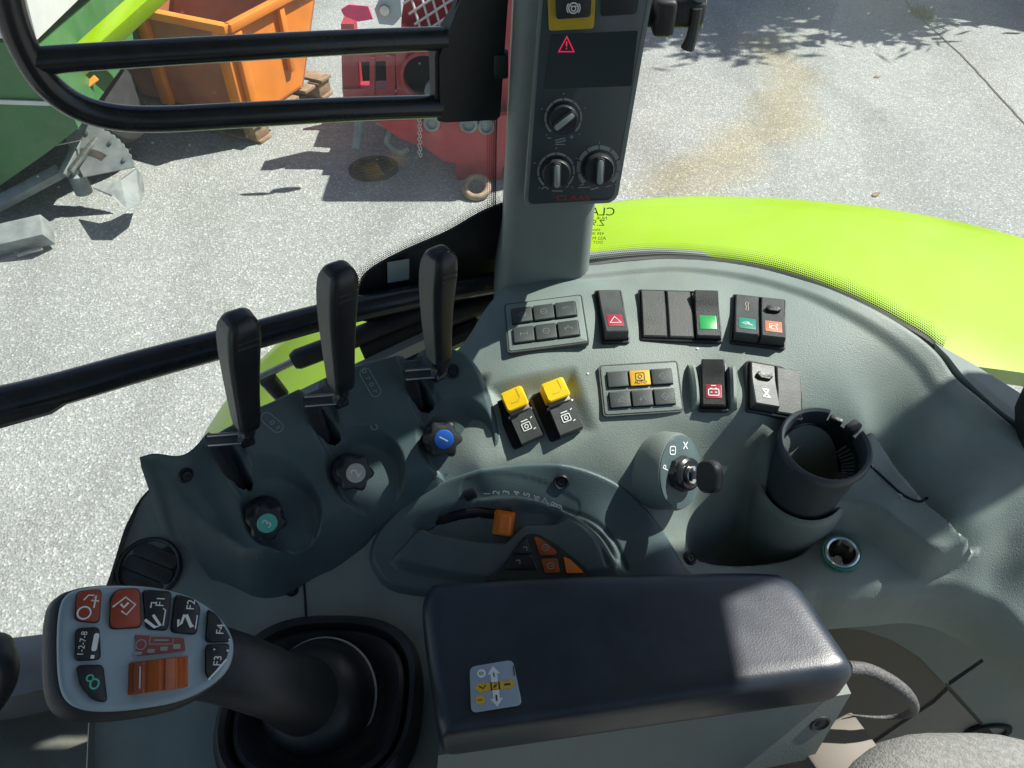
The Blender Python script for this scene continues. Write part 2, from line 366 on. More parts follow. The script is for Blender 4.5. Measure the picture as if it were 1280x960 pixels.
def ell(rx, ry, n=40, cx=0, cy=0, a0=0, a1=360):
    m_ = n if abs(a1 - a0) >= 360 else n + 1
    return [(cx + rx * math.cos(R(a0 + (a1 - a0) * k / n)), cy + ry * math.sin(R(a0 + (a1 - a0) * k / n))) for k in range(m_)]
def spl(pts, n=8, closed=False):
    """smooth curve through points (any dimension)"""
    P = [np.array(p, float) for p in pts]; m_ = len(P); out = []
    for i in range(m_ if closed else m_ - 1):
        p0 = P[(i - 1) % m_] if (closed or i) else 2 * P[0] - P[1]; p1 = P[i]; p2 = P[(i + 1) % m_]
        p3 = P[(i + 2) % m_] if (closed or i < m_ - 2) else 2 * P[-1] - P[-2]
        for k in range(n):
            t = k / n
            out.append(tuple(0.5 * (2 * p1 + (p2 - p0) * t + (2 * p0 - 5 * p1 + 4 * p2 - p3) * t * t + (3 * p1 - p0 - 3 * p2 + p3) * t ** 3)))
    if not closed: out.append(tuple(P[-1]))
    return out
def stroke(bm, pts, wd, M, z=0.0003, closed=False):
    """a printed line: thin raised ribbon"""
    P = [Vector((p[0], p[1])) for p in pts]; n = len(P); L = []; Rr = []
    for i in range(n):
        a = P[(i - 1) % n] if (closed or i) else P[i]; c = P[(i + 1) % n] if (closed or i < n - 1) else P[i]
        d = (c - a)
        if d.length < 1e-9: d = Vector((1, 0))
        d.normalize(); nn = Vector((-d.y, d.x)) * wd / 2
        L.append(bm.verts.new(M @ Vector((P[i].x + nn.x, P[i].y + nn.y, z)))); Rr.append(bm.verts.new(M @ Vector((P[i].x - nn.x, P[i].y - nn.y, z))))
    for i in range(n if closed else n - 1):
        j = (i + 1) % n; bm.faces.new((L[i], Rr[i], Rr[j], L[j]))
    return bm
def fill(bm, pts, M, z=0.0003):
    bm.faces.new([bm.verts.new(M @ Vector((p[0], p[1], z))) for p in pts]); return bm
def text_bm(s, size, M, bm=None, ext=0.0):
    cu = bpy.data.curves.new('print', 'FONT'); cu.body = s; cu.size = size; cu.align_x = 'CENTER'; cu.align_y = 'CENTER'; cu.extrude = ext; cu.resolution_u = 3
    o = bpy.data.objects.new('print', cu); me = bpy.data.meshes.new_from_object(o)
    bm = bm or B(); me.transform(M); bm.from_mesh(me)
    bpy.data.objects.remove(o); bpy.data.curves.remove(cu); bpy.data.meshes.remove(me); return bm
def rz(a): return Matrix.Rotation(R(a), 4, 'Z')
def slab(pxs, y, dy, bm=None):
    """a plate standing at distance y, outline as surveyed, dy thick"""
    bm = bm or B(); P = [aty(px, py, y) for px, py in pxs]
    a = [bm.verts.new(p) for p in P]; c = [bm.verts.new(p + Vector((0, dy, 0))) for p in P]; n = len(P)
    bm.faces.new(a); bm.faces.new(c[::-1])
    for i in range(n): bm.faces.new((a[i], c[i], c[(i + 1) % n], a[(i + 1) % n]))
    return bm

# ------------------------------------------------------------------ smooth surfaces from surveyed points
KY = 1.3
class TPS:
    def __init__(s, pts, lam=1e-6):
        P = [atz(px, py, z) for px, py, z in pts]
        s.X = np.array([[p.x, p.y * KY] for p in P]); zz = np.array([p.z for p in P]); n = len(P)
        A = np.zeros((n + 3, n + 3)); A[:n, :n] = s.phi(s.X, s.X) + lam * np.eye(n); A[:n, n] = 1; A[:n, n + 1:] = s.X; A[n, :n] = 1; A[n + 1:, :n] = s.X.T
        s.w = np.linalg.solve(A, np.concatenate([zz, [0, 0, 0]]))
    @staticmethod
    def phi(a, b):
        d2 = ((a[:, None, :] - b[None, :, :]) ** 2).sum(2); return 0.5 * d2 * np.log(d2 + 1e-12)
    def __call__(s, x, y):
        sh = np.shape(x); q = np.stack([np.ravel(x), np.ravel(y) * KY], 1); out = []
        for k in range(0, len(q), 20000):
            c = q[k:k + 20000]; out.append(s.phi(c, s.X) @ s.w[:-3] + s.w[-3] + c @ s.w[-2:])
        return np.concatenate(out).reshape(sh)
def nearest(poly, x, y):
    """closest point of an outline to each point of the plan"""
    P = np.array([[p[0], p[1] * KY] for p in poly]); X = np.ravel(x); Y = np.ravel(y) * KY; best = np.full(X.shape, 1e9); ox = X.copy(); oy = Y.copy()
    for i in range(len(P)):
        a = P[i]; e = P[(i + 1) % len(P)] - a; t_ = np.clip(((X - a[0]) * e[0] + (Y - a[1]) * e[1]) / ((e ** 2).sum() + 1e-15), 0, 1)
        qx = a[0] + t_ * e[0]; qy = a[1] + t_ * e[1]; d = np.hypot(X - qx, Y - qy); c = d < best; best[c] = d[c]; ox[c] = qx[c]; oy[c] = qy[c]
    return ox.reshape(np.shape(x)), (oy / KY).reshape(np.shape(x))
def sdf(poly, x, y):
    """signed distance to a closed outline in plan, positive inside (y stretched along the slope)"""
    P = np.array([[p[0], p[1] * KY] for p in poly]); X = np.ravel(x); Y = np.ravel(y) * KY
    best = np.full(X.shape, 1e9); ins = np.zeros(X.shape, bool)
    for i in range(len(P)):
        a = P[i]; b_ = P[(i + 1) % len(P)]; e = b_ - a; L = (e ** 2).sum() + 1e-15
        t_ = np.clip(((X - a[0]) * e[0] + (Y - a[1]) * e[1]) / L, 0, 1)
        best = np.minimum(best, np.hypot(X - a[0] - t_ * e[0], Y - a[1] - t_ * e[1]))
        c = ((a[1] > Y) != (b_[1] > Y)) & (X < (b_[0] - a[0]) * (Y - a[1]) / (b_[1] - a[1] + 1e-15) + a[0]); ins ^= c
    return np.where(ins, best, -best).reshape(np.shape(x))
def capsule(p, q, x, y):
    e = np.array([q[0] - p[0], (q[1] - p[1]) * KY]); X = x - p[0]; Y = y * KY - p[1] * KY
    t_ = np.clip((X * e[0] + Y * e[1]) / ((e ** 2).sum() + 1e-15), 0, 1); return np.hypot(X - t_ * e[0], Y - t_ * e[1])
def sstep(a, b_, v):
    t_ = np.clip((v - a) / (b_ - a), 0, 1); return t_ * t_ * (3 - 2 * t_)
def onsurf(px, py, S):
    d = ray(px, py); ts = np.linspace(0.35, 1.2, 400)
    f = CAM.z + d.z * ts - S(d.x * ts, d.y * ts); k = np.where((f[:-1] > 0) & (f[1:] <= 0))[0]
    k = int(k[0]) if len(k) else 200
    a, b_ = ts[k], ts[k + 1]
    for _ in range(14):
        m_ = (a + b_) / 2; v = CAM.z + d.z * m_ - float(S(np.array([d.x * m_]), np.array([d.y * m_]))[0])
        if v > 0: a = m_
        else: b_ = m_
    return CAM + d * a
def normal(S, p, h=0.006):
    X = np.array([p.x + h, p.x - h, p.x, p.x]); Y = np.array([p.y, p.y, p.y + h, p.y - h]); z = S(X, Y)
    return Vector((-(z[0] - z[1]) / (2 * h), -(z[2] - z[3]) / (2 * h), 1)).normalized()
def surf_frame(px, py, S, px2=None, py2=None, lift=0.0):
    o = onsurf(px, py, S); n = normal(S, o)
    q = atp(px2 if px2 is not None else px + 20, py2 if py2 is not None else py, o, n)
    f = Fr(o, q - o, n); f.o = f.o + f.z * lift; return f
def quad_frame(q, S, lift=0.0):
    """rectangle on a surface from its four seen corners TL TR BR BL -> frame, width, height"""
    cx = sum(p[0] for p in q) / 4; cy = sum(p[1] for p in q) / 4
    o = onsurf(cx, cy, S); n = normal(S, o); P = [atp(*p, o, n) for p in q]
    xa = (P[1] - P[0] + P[2] - P[3]); ya = (P[0] - P[3] + P[1] - P[2])
    x = xa.normalized() + Vector(ya.normalized()).cross(n); f = Fr(o, x, n)
    wd = ((P[1] - P[0]).length + (P[2] - P[3]).length) / 2; ht = ((P[0] - P[3]).length + (P[1] - P[2]).length) / 2
    f.o = (P[0] + P[1] + P[2] + P[3]) / 4 + n * lift; return f, wd, ht
def heightfield(xs, ys, Z, keep, XY=None):
    nx, ny = len(xs), len(ys); idx = -np.ones((ny, nx), int)
    cell = keep[:-1, :-1] | keep[1:, :-1] | keep[:-1, 1:] | keep[1:, 1:]
    use = np.zeros((ny, nx), bool); use[:-1, :-1] |= cell; use[1:, :-1] |= cell; use[:-1, 1:] |= cell; use[1:, 1:] |= cell
    idx[use] = np.arange(use.sum()); XX, YY = XY or np.meshgrid(xs, ys)
    V = np.stack([XX[use], YY[use], Z[use]], 1).tolist(); j, i = np.where(cell)
    F = np.stack([idx[j, i], idx[j, i + 1], idx[j + 1, i + 1], idx[j + 1, i]], 1).tolist()
    return (V, [], F)
def edge_drop(d, r, steep=3.5):
    """rounded moulded edge: d = distance inside the outline, blending into a wall of the given slope"""
    q = np.clip(d, 0, r); return np.where(d >= 0, steep * (r - q) ** 2 / (2 * r), steep * r / 2 + steep * (-d))

# ================================================================== THE SETTING
g = B()
for p in ((-40, -30), (40, -30), (40, 50), (-40, 50)): g.verts.new((p[0], p[1], 0))
g.faces.new(g.verts); tag(obj('ground', g, 'ground', None, 0), kind='structure')
jp = spl([tuple(atz(x, y, -2.6)) for x, y in ((1110, -30), (1142, 14), (1172, 42), (1206, 74), (1245, 116), (1290, 165), (1400, 280))], 6)
g = B(); stroke(g, [(p[0] + random.uniform(-.004, .004), p[1]) for p in jp], 0.014, I4, 0.004)
tag(obj('expansion_joint', g, 'iron', None, 0), kind='structure')

# ------------------------------------------------------------------ cab shell
# roof: its edge throws the shade over the lower console
ROOF_Y, ROOF_X, ROOF_Z = 0.715, 0.86, CAM.z + 0.45
g = B(); prism(g, rr(1.86, 1.60, 0.10, 6, ROOF_X - 0.93, ROOF_Y - 0.80), ROOF_Z, ROOF_Z + 0.12, I4, 0.03)
solo('cab_roof', g, 'roof', 'pale cab roof panel over the driver', 'roof', at=Vector((0, 0, ROOF_Z)))
# rear post of the cab
g = B(); loft(g, [[Vector((x + 0.02 * (1 - k), y, z)) for x, y in rr(0.085, 0.074, 0.02, 3, ROOF_X - 0.10, ROOF_Y - 0.123)] for k, z in ((0, CAM.z - 0.56), (1, ROOF_Z - 0.004))])
solo('rear_cab_post', g, 'blackpaint', 'black rear cab post holding up the roof', 'post', at=Vector((ROOF_X - .1, ROOF_Y - .07, CAM.z - .56)))

# ------------------------------------------------------------------ rear mudguard of the tractor
AC = Vector((0.27, 0, CAM.z - 1.624)); AR = 1.042
prof = [(0.640, -0.010), (0.68, -0.005), (0.75, 0.0), (0.85, 0.002), (0.93, 0.0), (0.965, -0.006), (0.985, -0.018), (0.994, -0.036), (0.994, -0.066), (0.986, -0.068), (0.982, -0.045), (0.96, -0.026), (0.85, -0.014), (0.640, -0.03)]
rings = []
for k in range(0, 101):
    a = R(158 - 128 * k / 100)
    fd = 0.05 * max(0, (a - math.pi / 2) / R(45)) ** 1.6
    rings.append([AC - Vector((0, 0, fd)) + Vector(((AR + r) * math.cos(a) * (1.30 if a < math.pi / 2 else 1.0), y, (AR + r) * math.sin(a))) for y, r in prof])
solo('mudguard', loft(B(), rings), 'lime', 'bright lime green curved mudguard outside the window', 'mudguard', at=AC + Vector((0, 0.8, 0)), smooth=50)
# wiper lying along the foot of the side window
wp_ = spl([tuple(aty(x, y, 0.665)) for x, y in ((700, 326), (760, 321), (820, 318), (870, 321), (892, 327))], 8)
g = B(); tube(g, wp_, [0.0065] * (len(wp_) - 6) + [0.006, 0.0055, 0.005, 0.0045, 0.004, 0.003], 10)
solo('wiper_arm', g, 'pillar', 'grey wiper arm lying along the foot of the side window', 'wiper', at=Vector(wp_[0]))

# ------------------------------------------------------------------ console surfaces
BASE_PTS = [
 (735,337,-.44),(800,333,-.438),(850,330,-.437),(925,337,-.437),(1000,354,-.437),(1080,388,-.438),(1150,425,-.448),(1200,478,-.468),(1240,512,-.482),(1290,550,-.497),(1380,610,-.52),(1450,660,-.54),
 (640,352,-.447),(700,350,-.44),(850,345,-.437),(1000,372,-.438),(680,405,-.447),(770,398,-.446),(880,398,-.446),(950,402,-.446),
 (640,470,-.466),(720,480,-.468),(800,487,-.470),(890,483,-.470),(970,490,-.470),(700,560,-.500),(800,555,-.499),(620,560,-.502),
 (600,590,-.516),(700,590,-.516),(770,590,-.515),(520,650,-.555),(600,620,-.538),(700,612,-.531),(780,630,-.538),(840,690,-.568),(640,700,-.568),(480,700,-.583),(740,690,-.562),
 (300,560,-.53),(450,500,-.50),(250,640,-.575),(400,600,-.555),(550,480,-.485),(520,560,-.52),(350,690,-.585),(200,600,-.545),(560,440,-.475),
 (165,660,-.575),(150,720,-.595),(220,735,-.600),(290,760,-.610),(380,730,-.600),(380,790,-.615),(480,740,-.598),(130,800,-.61),(200,900,-.62),(300,900,-.62),(450,900,-.62),(600,800,-.61),(130,950,-.62),(700,900,-.62),(800,780,-.60),(900,760,-.60),(500,1050,-.62),
 (790,590,-.515),(830,545,-.495),(870,555,-.50),(930,545,-.493),(815,640,-.540),(860,650,-.56),(850,690,-.574),(880,705,-.582),(930,690,-.59),(920,620,-.555),(1000,700,-.59),
 (985,630,-.565),(960,580,-.520),(1010,600,-.540),(1000,470,-.464),(1040,500,-.477),(1080,530,-.494),(1060,430,-.45),
 (1130,480,-.472),(1160,530,-.492),(1200,560,-.505),(1240,590,-.513),(1200,600,-.522),(1260,630,-.530),(1330,640,-.528),
 (1100,565,-.525),(1130,600,-.538),(1060,640,-.563),(1100,640,-.558),(1160,640,-.548),(1200,650,-.540),(1130,680,-.572),(1180,690,-.570),(1050,690,-.578),(1100,715,-.586),(1160,715,-.584),(1000,730,-.588),(1220,700,-.570),(1260,680,-.558),(1240,725,-.585),(1290,700,-.562),(1290,760,-.597),(1340,800,-.610),(1350,720,-.572)]
S0 = TPS(BASE_PTS, 2e-6)
BLOCK_PTS = [(200,572,-.458),(262,536,-.454),(330,503,-.452),(440,460,-.448),(500,443,-.446),(560,440,-.446),(600,470,-.457),(250,620,-.507),(300,680,-.546),(340,690,-.547),(450,625,-.526),(560,590,-.513),(620,545,-.494),(400,560,-.490),(500,500,-.470),(300,590,-.492),(360,620,-.518)]
SB0 = TPS(BLOCK_PTS, 2e-6)
def plan(pp): return [(p.x, p.y) for p in (atz(*q) for q in pp)]
SHELL_EDGE = plan(spl([(640,339,-.44),(690,335,-.44),(735,332,-.44),(790,326,-.438),(850,324,-.437),(930,332,-.437),(1000,349,-.437),(1075,379,-.438),(1150,420,-.447),(1178,446,-.457),(1200,474,-.467),(1238,508,-.482),(1285,544,-.496),(1380,606,-.52),(1480,690,-.55),(1480,900,-.62),
 (1370,840,-.61),(1290,787,-.602),(1240,748,-.590),(1175,732,-.588),(1110,736,-.589),(1060,743,-.591),(1010,750,-.594),(960,800,-.61),(900,900,-.62),(600,1050,-.62),(100,1100,-.62),(100,960,-.62),(112,790,-.61),(133,715,-.595),(153,655,-.573),(190,610,-.555),(300,560,-.53),(450,490,-.50),(560,440,-.475),(606,372,-.45)], 4, True))
POCKET = plan(spl([(868,618,-.54),(905,583,-.52),(948,560,-.51),(958,606,-.54),(975,643,-.57),(1012,668,-.58),(1003,692,-.59),(945,704,-.59),(878,700,-.58),(858,672,-.57)], 6, True))
YREC = plan([(612,478,-.468),(716,462,-.462),(744,540,-.492),(690,585,-.513),(625,568,-.505)])
SHELF = plan(spl([(1030,628,-.535),(1062,632,-.537),(1092,642,-.54),(1122,666,-.548),(1168,692,-.552),(1208,684,-.545),(1245,662,-.53),(1240,642,-.51),(1190,612,-.505),(1145,580,-.505),(1110,556,-.505),(1075,550,-.505),(1050,585,-.52)], 5, True))
PL_PX = spl([(466, 688), (478, 664), (510, 632), (555, 606), (610, 590), (662, 584), (715, 587), (765, 606), (800, 634), (828, 668), (852, 708), (856, 724), (770, 740), (600, 744), (500, 738), (470, 712)], 5, True)
PLATE = [(p.x, p.y) for p in (onsurf(x, y, S0) for x, y in PL_PX)]
def Sbase(x, y):
    x = np.asarray(x, float); y = np.asarray(y, float); z = S0(x, y)
    z = z - 0.070 * sstep(-0.002, 0.018, sdf(POCKET, x, y)) + 0.032 * sstep(-0.0015, 0.0075, sdf(SHELF, x, y)) - 0.02 * sstep(0.004, 0.008, sdf(PLATE, x, y))
    dr = sdf(YREC, x, y); up = np.clip((y - YR0) / (YR1 - YR0), 0, 1)
    z = z - 0.013 * sstep(-0.004, 0.012, dr) * up ** 0.8
    return z
YR0 = min(p[1] for p in YREC); YR1 = max(p[1] for p in YREC)
xs = np.arange(-0.46, 0.62, 0.002); ys = np.arange(0.10, 0.65, 0.002); XX, YY = np.meshgrid(xs, ys)
dE = sdf(SHELL_EDGE, XX, YY)
# sockets cut through the shell: cup well and power socket
Z = Sbase(XX, YY) - edge_drop(dE, 0.009, 2.5) + 0.0045 * (1 - sstep(0.020, 0.030, dE)) * sstep(0.36, 0.42, YY) * sstep(0.05, 0.07, XX)
P_CUP = onsurf(992, 612, S0); P_SOCK = onsurf(1052, 691, S0); P_VENT = onsurf(187, 712, S0)
def hole(p, r, depth):
    global Z
    d = np.hypot(XX - p.x, YY - p.y); Z = Z - depth * (1 - sstep(r - 0.0015, r + 0.0015, d))
hole(P_SOCK, 0.0125, 0.04)
console = thing('side_console', 'grey green moulded side console carrying switches and levers', 'console', Vector((0.0, 0.42, CAM.z - 0.62)))
nX, nY = nearest(SHELL_EDGE, XX, YY); outv = dE < 0; XS = np.where(outv, nX, XX); YS = np.where(outv, nY, YY)
Z = np.where(outv, Sbase(XS, YS) - 0.01125 - np.where(dE < -0.0026, 0.05, 0.0), Z)
obj('console_shell', heightfield(xs, ys, Z, dE > -0.0026, (XS, YS)), 'console', console, 60)

# lever housing
BLOCK_EDGE = plan(spl([(189,600,-.478),(187,588,-.468),(195,577,-.463),(214,562,-.459),(262,535,-.455),(350,490,-.45),(440,455,-.447),(510,437,-.445),(570,434,-.445),(596,450,-.449),(610,480,-.46),(622,520,-.48),(626,552,-.495),(600,577,-.51),(520,602,-.52),(450,632,-.53),(380,668,-.54),(335,690,-.548),(308,693,-.55),(285,680,-.545),(230,632,-.515),(203,611,-.490)], 4, True))
SLOTS = [((277, 557), (298, 584)), ((391, 508), (412, 535)), ((514, 470), (531, 496))]
KNOBS = [(336, 637), (442, 586), (555, 548)]
sp_ = [tuple(onsurf(*q, SB0) for q in s_) for s_ in SLOTS]; kp_ = [onsurf(*q, SB0) for q in KNOBS]
def Sblock(x, y, holes=True):
    x = np.asarray(x, float); y = np.asarray(y, float); z = SB0(x, y)
    for (p, q), k in zip(sp_, kp_):
        c = capsule((p.x, p.y + 0.012), (q.x, q.y), x, y); c2 = capsule((q.x, q.y), (k.x, k.y), x, y)
        keyh = np.minimum(c - 0.0105, c2 - 0.012); kd = np.hypot(x - k.x - 0.010, (y - k.y - 0.002) * KY) - 0.0315
        z = z - np.maximum(0.0085 * (1 - sstep(-0.0028, 0.0018, keyh)), 0.0155 * (1 - sstep(-0.0065, 0.0022, kd)))
        if holes:
            h = capsule((p.x, p.y), (q.x, q.y), x, y); z = z - 0.045 * (1 - sstep(0.0050, 0.0074, h))
    return z
x0 = min(p[0] for p in BLOCK_EDGE) - 0.03; x1 = max(p[0] for p in BLOCK_EDGE) + 0.02; y0 = min(p[1] for p in BLOCK_EDGE) - 0.03; y1 = max(p[1] for p in BLOCK_EDGE) + 0.02
bx_ = np.arange(x0, x1, 0.0010); by_ = np.arange(y0, y1, 0.0010); BX, BY = np.meshgrid(bx_, by_); dB = sdf(BLOCK_EDGE, BX, BY)
ZB = Sblock(BX, BY) - edge_drop(dB, 0.0065, 2.4)
nX, nY = nearest(BLOCK_EDGE, BX, BY); ob = dB < 0; XB = np.where(ob, nX, BX); YB = np.where(ob, nY, BY); ZB = np.where(ob, Sblock(nX, nY, False) - 0.0078, ZB)
HV, _, HF = heightfield(bx_, by_, ZB, dB > -0.0015, (XB, YB))
# flared wall of the housing
oe = np.array(BLOCK_EDGE); seg_ = np.hypot(*np.diff(np.vstack([oe, oe[:1]]), axis=0).T); cs = np.concatenate([[0], np.cumsum(seg_)]); uu_ = np.linspace(0, cs[-1], 500, endpoint=False)
ex = np.interp(uu_, cs, np.append(oe[:, 0], oe[0, 0])); ey = np.interp(uu_, cs, np.append(oe[:, 1], oe[0, 1])); tx_ = np.roll(ex, -14) - np.roll(ex, 14); ty_ = np.roll(ey, -14) - np.roll(ey, 14); ln_ = np.hypot(tx_, ty_); nx_, ny_ = ty_ / ln_, -tx_ / ln_
if np.mean((ex - ex.mean()) * nx_ + (ey - ey.mean()) * ny_) < 0: nx_, ny_ = -nx_, -ny_
for _k in range(6): nx_ = (np.roll(nx_, 4) + nx_ + np.roll(nx_, -4)) / 3; ny_ = (np.roll(ny_, 4) + ny_ + np.roll(ny_, -4)) / 3
ez = Sblock(ex, ey, False) - 0.0078; b0 = len(HV)
for off_, dz_ in ((-0.0004, 0.0006), (0.0008, -0.003), (0.003, -0.010), (0.008, -0.040), (0.017, -0.085)):
    HV += np.stack([ex + nx_ * off_, ey + ny_ * off_ * .8, ez + dz_], 1).tolist()
for r_ in range(4):
    for k in range(500): HF.append([b0 + r_ * 500 + k, b0 + r_ * 500 + (k + 1) % 500, b0 + (r_ + 1) * 500 + (k + 1) % 500, b0 + (r_ + 1) * 500 + k])
lever_housing = obj('lever_housing', (HV, [], HF), 'housing', console, 60)

# lower cab: floor, sill and walls round the driver's place
FLOOR_Z = CAM.z - 1.15
solo('cab_floor', box((0.05, -0.22, FLOOR_Z - 0.02), (1.9, 1.30, 0.04), I4, 0.004), 'mat_', 'grey worn floor mat of the cab', 'floor', at=Vector((0, 0, FLOOR_Z)))
nD = Vector((-0.45, 1, 0)).normalized()
def atdoor(px, py, off): return atp(px, py, Vector((0, off, CAM.z)), nD)
# sill under the door
sz = CAM.z - 0.86
P = [atz(*q, -0.86) for q in ((-160, 812), (0, 799), (140, 780), (175, 800), (120, 850), (62, 860), (0, 874), (-160, 900))]
g = B(); prism(g, [(p.x, p.y) for p in P][::-1], sz - 0.05, sz, I4, 0.006)
solo('door_sill', g, 'sill', 'scuffed pale grey sill along the foot of the door', 'sill', at=Vector((P[1].x, P[1].y, sz)))
P = [atz(*q, -0.93) for q in ((-200, 905), (0, 880), (62, 866), (120, 856), (200, 860), (200, 1100), (-200, 1100))]
g = B(); prism(g, [(p.x, p.y) for p in P][::-1], CAM.z - 0.99, CAM.z - 0.93, I4, 0.004)
solo('step_mat', g, 'mat_', 'blotchy grey and beige mat on the step inside the door', 'mat', at=Vector((P[1].x, P[1].y, CAM.z - .99)))
g = B(); tube(g, spl([tuple(atz(x, y, z)) for x, y, z in ((-14, 885, -.85), (3, 858, -.80), (8, 832, -.77), (2, 815, -.765), (-14, 812, -.77))], 6), [0.012] * 18 + [0.014, 0.016, 0.018, 0.018, 0.018, 0.016, 0.012], 12)
solo('door_latch', g, 'blackrub', 'small curved black latch handle on the door sill', 'latch', at=atz(0, 880, -.86))
# console flank down to the floor
fl = spl([tuple(atz(x, y, z)) for x, y, z in ((104, 1200, -.62), (106, 1000, -.62), (110, 900, -.62), (118, 790, -.61), (139, 717, -.597), (159, 658, -.577), (196, 612, -.557), (300, 565, -.53))], 6)
g = B(); r0 = [Vector(p) + Vector((0.006, 0, 0.012)) for p in fl]; r1 = [Vector((p[0] + 0.03, p[1], FLOOR_Z + 0.001)) for p in fl]
v0 = [g.verts.new(p) for p in r0]; v1 = [g.verts.new(p) for p in r1]
for i in range(len(fl) - 1): g.faces.new((v0[i], v0[i + 1], v1[i + 1], v1[i]))
obj('flank_panel', g, 'lower', console, 40)
g = B()
for k, (x, y, wz) in enumerate(((145, 905, 0.018), (300, 940, 0.014))): pass
# wall below the rear ledge: four trim panels meeting at one corner
WY = 0.350
def wallpanel(name, pxs, material, dy):
    g = slab(pxs, WY + dy, 0.02); return obj(name, g, material, console, 30)
wallpanel('trim_panel', [(930, 768), (1010, 752), (1060, 747), (1110, 741), (1175, 740), (1240, 754), (1278, 780), (1274, 791), (1181, 855), (1150, 822), (1115, 800), (1080, 788), (1040, 783), (940, 790)], 'housing', -0.003)  # darker housing plastic stands in for the shade on this panel
wallpanel('trim_panel', [(930, 786), (1040, 779), (1082, 785), (1117, 797), (1152, 819), (1184, 857), (1165, 875), (1120, 905), (1040, 960), (960, 1010), (900, 1010)], 'brown', 0.0)
wallpanel('trim_panel', [(1187, 857), (1284, 789), (1340, 750), (1340, 1000), (1318, 1000), (1240, 915)], 'housing', -0.004)
wallpanel('trim_panel', [(1185, 863), (1236, 918), (1310, 1004), (1100, 1010), (1046, 962), (1124, 908), (1168, 879)], 'lower', -0.002)
g = B(); q = aty(1235, 915, WY - 0.004); lathe(g, [(0.026, 0.0), (0.024, 0.003), (0.019, 0.003), (0.017, -0.0005)], T(q) @ Matrix.Rotation(R(90), 4, 'X'), 24); obj('access_hole', g, 'hole', console)

# unseen far door, added to dim the light from behind the driver
fdr = thing('far_shade_door', 'unseen tinted cab door added to darken the far side', 'door', Vector((0, -.88, FLOOR_Z)))
obj('door_panel', box((0, -.88, CAM.z - .80), (1.7, .04, .68), I4, .01), 'black', fdr); obj('door_pane', box((0, -.88, CAM.z - .01), (1.66, .006, .88), I4), 'tint', fdr, 0)
# ------------------------------------------------------------------ windows
def pane(name, label, pts, th, nrm):
    g = B(); n = len(pts); a = [g.verts.new(p) for p in pts]; c = [g.verts.new(p + nrm * th) for p in pts]
    g.faces.new(a); g.faces.new(c[::-1])
    for i in range(n): g.faces.new((a[i], c[i], c[(i + 1) % n], a[(i + 1) % n]))
    return solo(name, g, 'glass', label, 'window', smooth=0, at=pts[0])
def dpt(x, z, off): return Vector((x, off + 0.45 * x, z))
door_glass = pane('door_glass', 'dusty clear door window with a black corner border', [dpt(-1.15, CAM.z - .84, .675), dpt(0.0, CAM.z - .84, .675), dpt(0.0, ROOF_Z - .01, .675), dpt(-1.15, ROOF_Z - .01, .675)], 0.004, nD)
side_glass = pane('side_glass', 'clear side window above the lime mudguard', [Vector((0.085, .628, CAM.z - .80)), Vector((1.0, .628, CAM.z - .80)), Vector((1.0, .628, ROOF_Z - .01)), Vector((0.085, .628, ROOF_Z - .01))], 0.004, Vector((0, 1, 0)))
# seal and dotted border along the console rim
rimc = spl([tuple(atz(x, y, z)) for x, y, z in ((728, 334, -.4365), (790, 326, -.4365), (850, 324, -.4365), (930, 332, -.4365), (1000, 349, -.4365), (1075, 379, -.438), (1150, 420, -.447), (1178, 440, -.456))], 10)
rimv = [Vector(p) for p in rimc]
def outward(P, i):
    a = P[max(0, i - 1)]; c = P[min(len(P) - 1, i + 1)]; d = (c - a).normalized(); return Vector((-d.y, d.x, 0))
seal = [p + outward(rimv, i) * 0.0045 + Vector((0, 0, -0.0035)) for i, p in enumerate(rimv)]
solo('window_seal', tube(B(), seal, 0.0036, 8), 'blackrub', 'thin black rubber seal between console rim and side window', 'seal', at=seal[0])
def dotstrip(name, pts, up, rows, pitch, parent):
    g = B(); uvl = g.loops.layers.uv.new('UVMap'); n = len(pts); L = 0; A = []; C = []; U = []
    for i, p in enumerate(pts):
        if i: L += (p - pts[i - 1]).length
        U.append(L / pitch); A.append(g.verts.new(p)); C.append(g.verts.new(p + up[i] * rows * pitch))
    for i in range(n - 1):
        f = g.faces.new((A[i], A[i + 1], C[i + 1], C[i]))
        for lp, uv in zip(f.loops, ((U[i], 0), (U[i + 1], 0), (U[i + 1], rows), (U[i], rows))): lp[uvl].uv = uv
    return obj(name, g, 'dots', parent, 0)
dotstrip('dotted_border', [p + outward(rimv, i) * 0.0085 + Vector((0, 0, -0.002)) for i, p in enumerate(rimv)], [(Vector((0, 0, 1)) + outward(rimv, i) * 0.8).normalized() for i in range(len(rimv))], 7, 0.0018, side_glass)
# black corner border of the door glass
cpx = spl([(628, 256), (600, 268), (560, 291), (510, 313), (475, 331), (456, 346), (448, 364)], 6) + [(447, 400), (600, 430), (660, 420), (660, 252)]
P = [atdoor(x, y, .668) for x, y in cpx]
g = B(); a = [g.verts.new(p) for p in P]; c = [g.verts.new(p + nD * 0.004) for p in P]; g.faces.new(a); g.faces.new(c[::-1])
for i in range(len(P)): g.faces.new((a[i], c[i], c[(i + 1) % len(P)], a[(i + 1) % len(P)]))
obj('corner_border', g, 'blackrub', door_glass, 20)
ups = []
for i in range(37):
    d = (P[min(36, i + 1)] - P[max(0, i - 1)]).normalized(); u = nD.cross(d); u = u if u.z > 0 else -u; ups.append(u)
dotstrip('dotted_border', P[:37], ups, 6, 0.0019, door_glass)
dotstrip('dotted_border', [atdoor(x, y, .667) for x, y in ((620, 270), (621, 180), (624, 90), (626, 0), (628, -40))], [Vector((-.9, -.4, 0))] * 5, 5, 0.0021, door_glass)
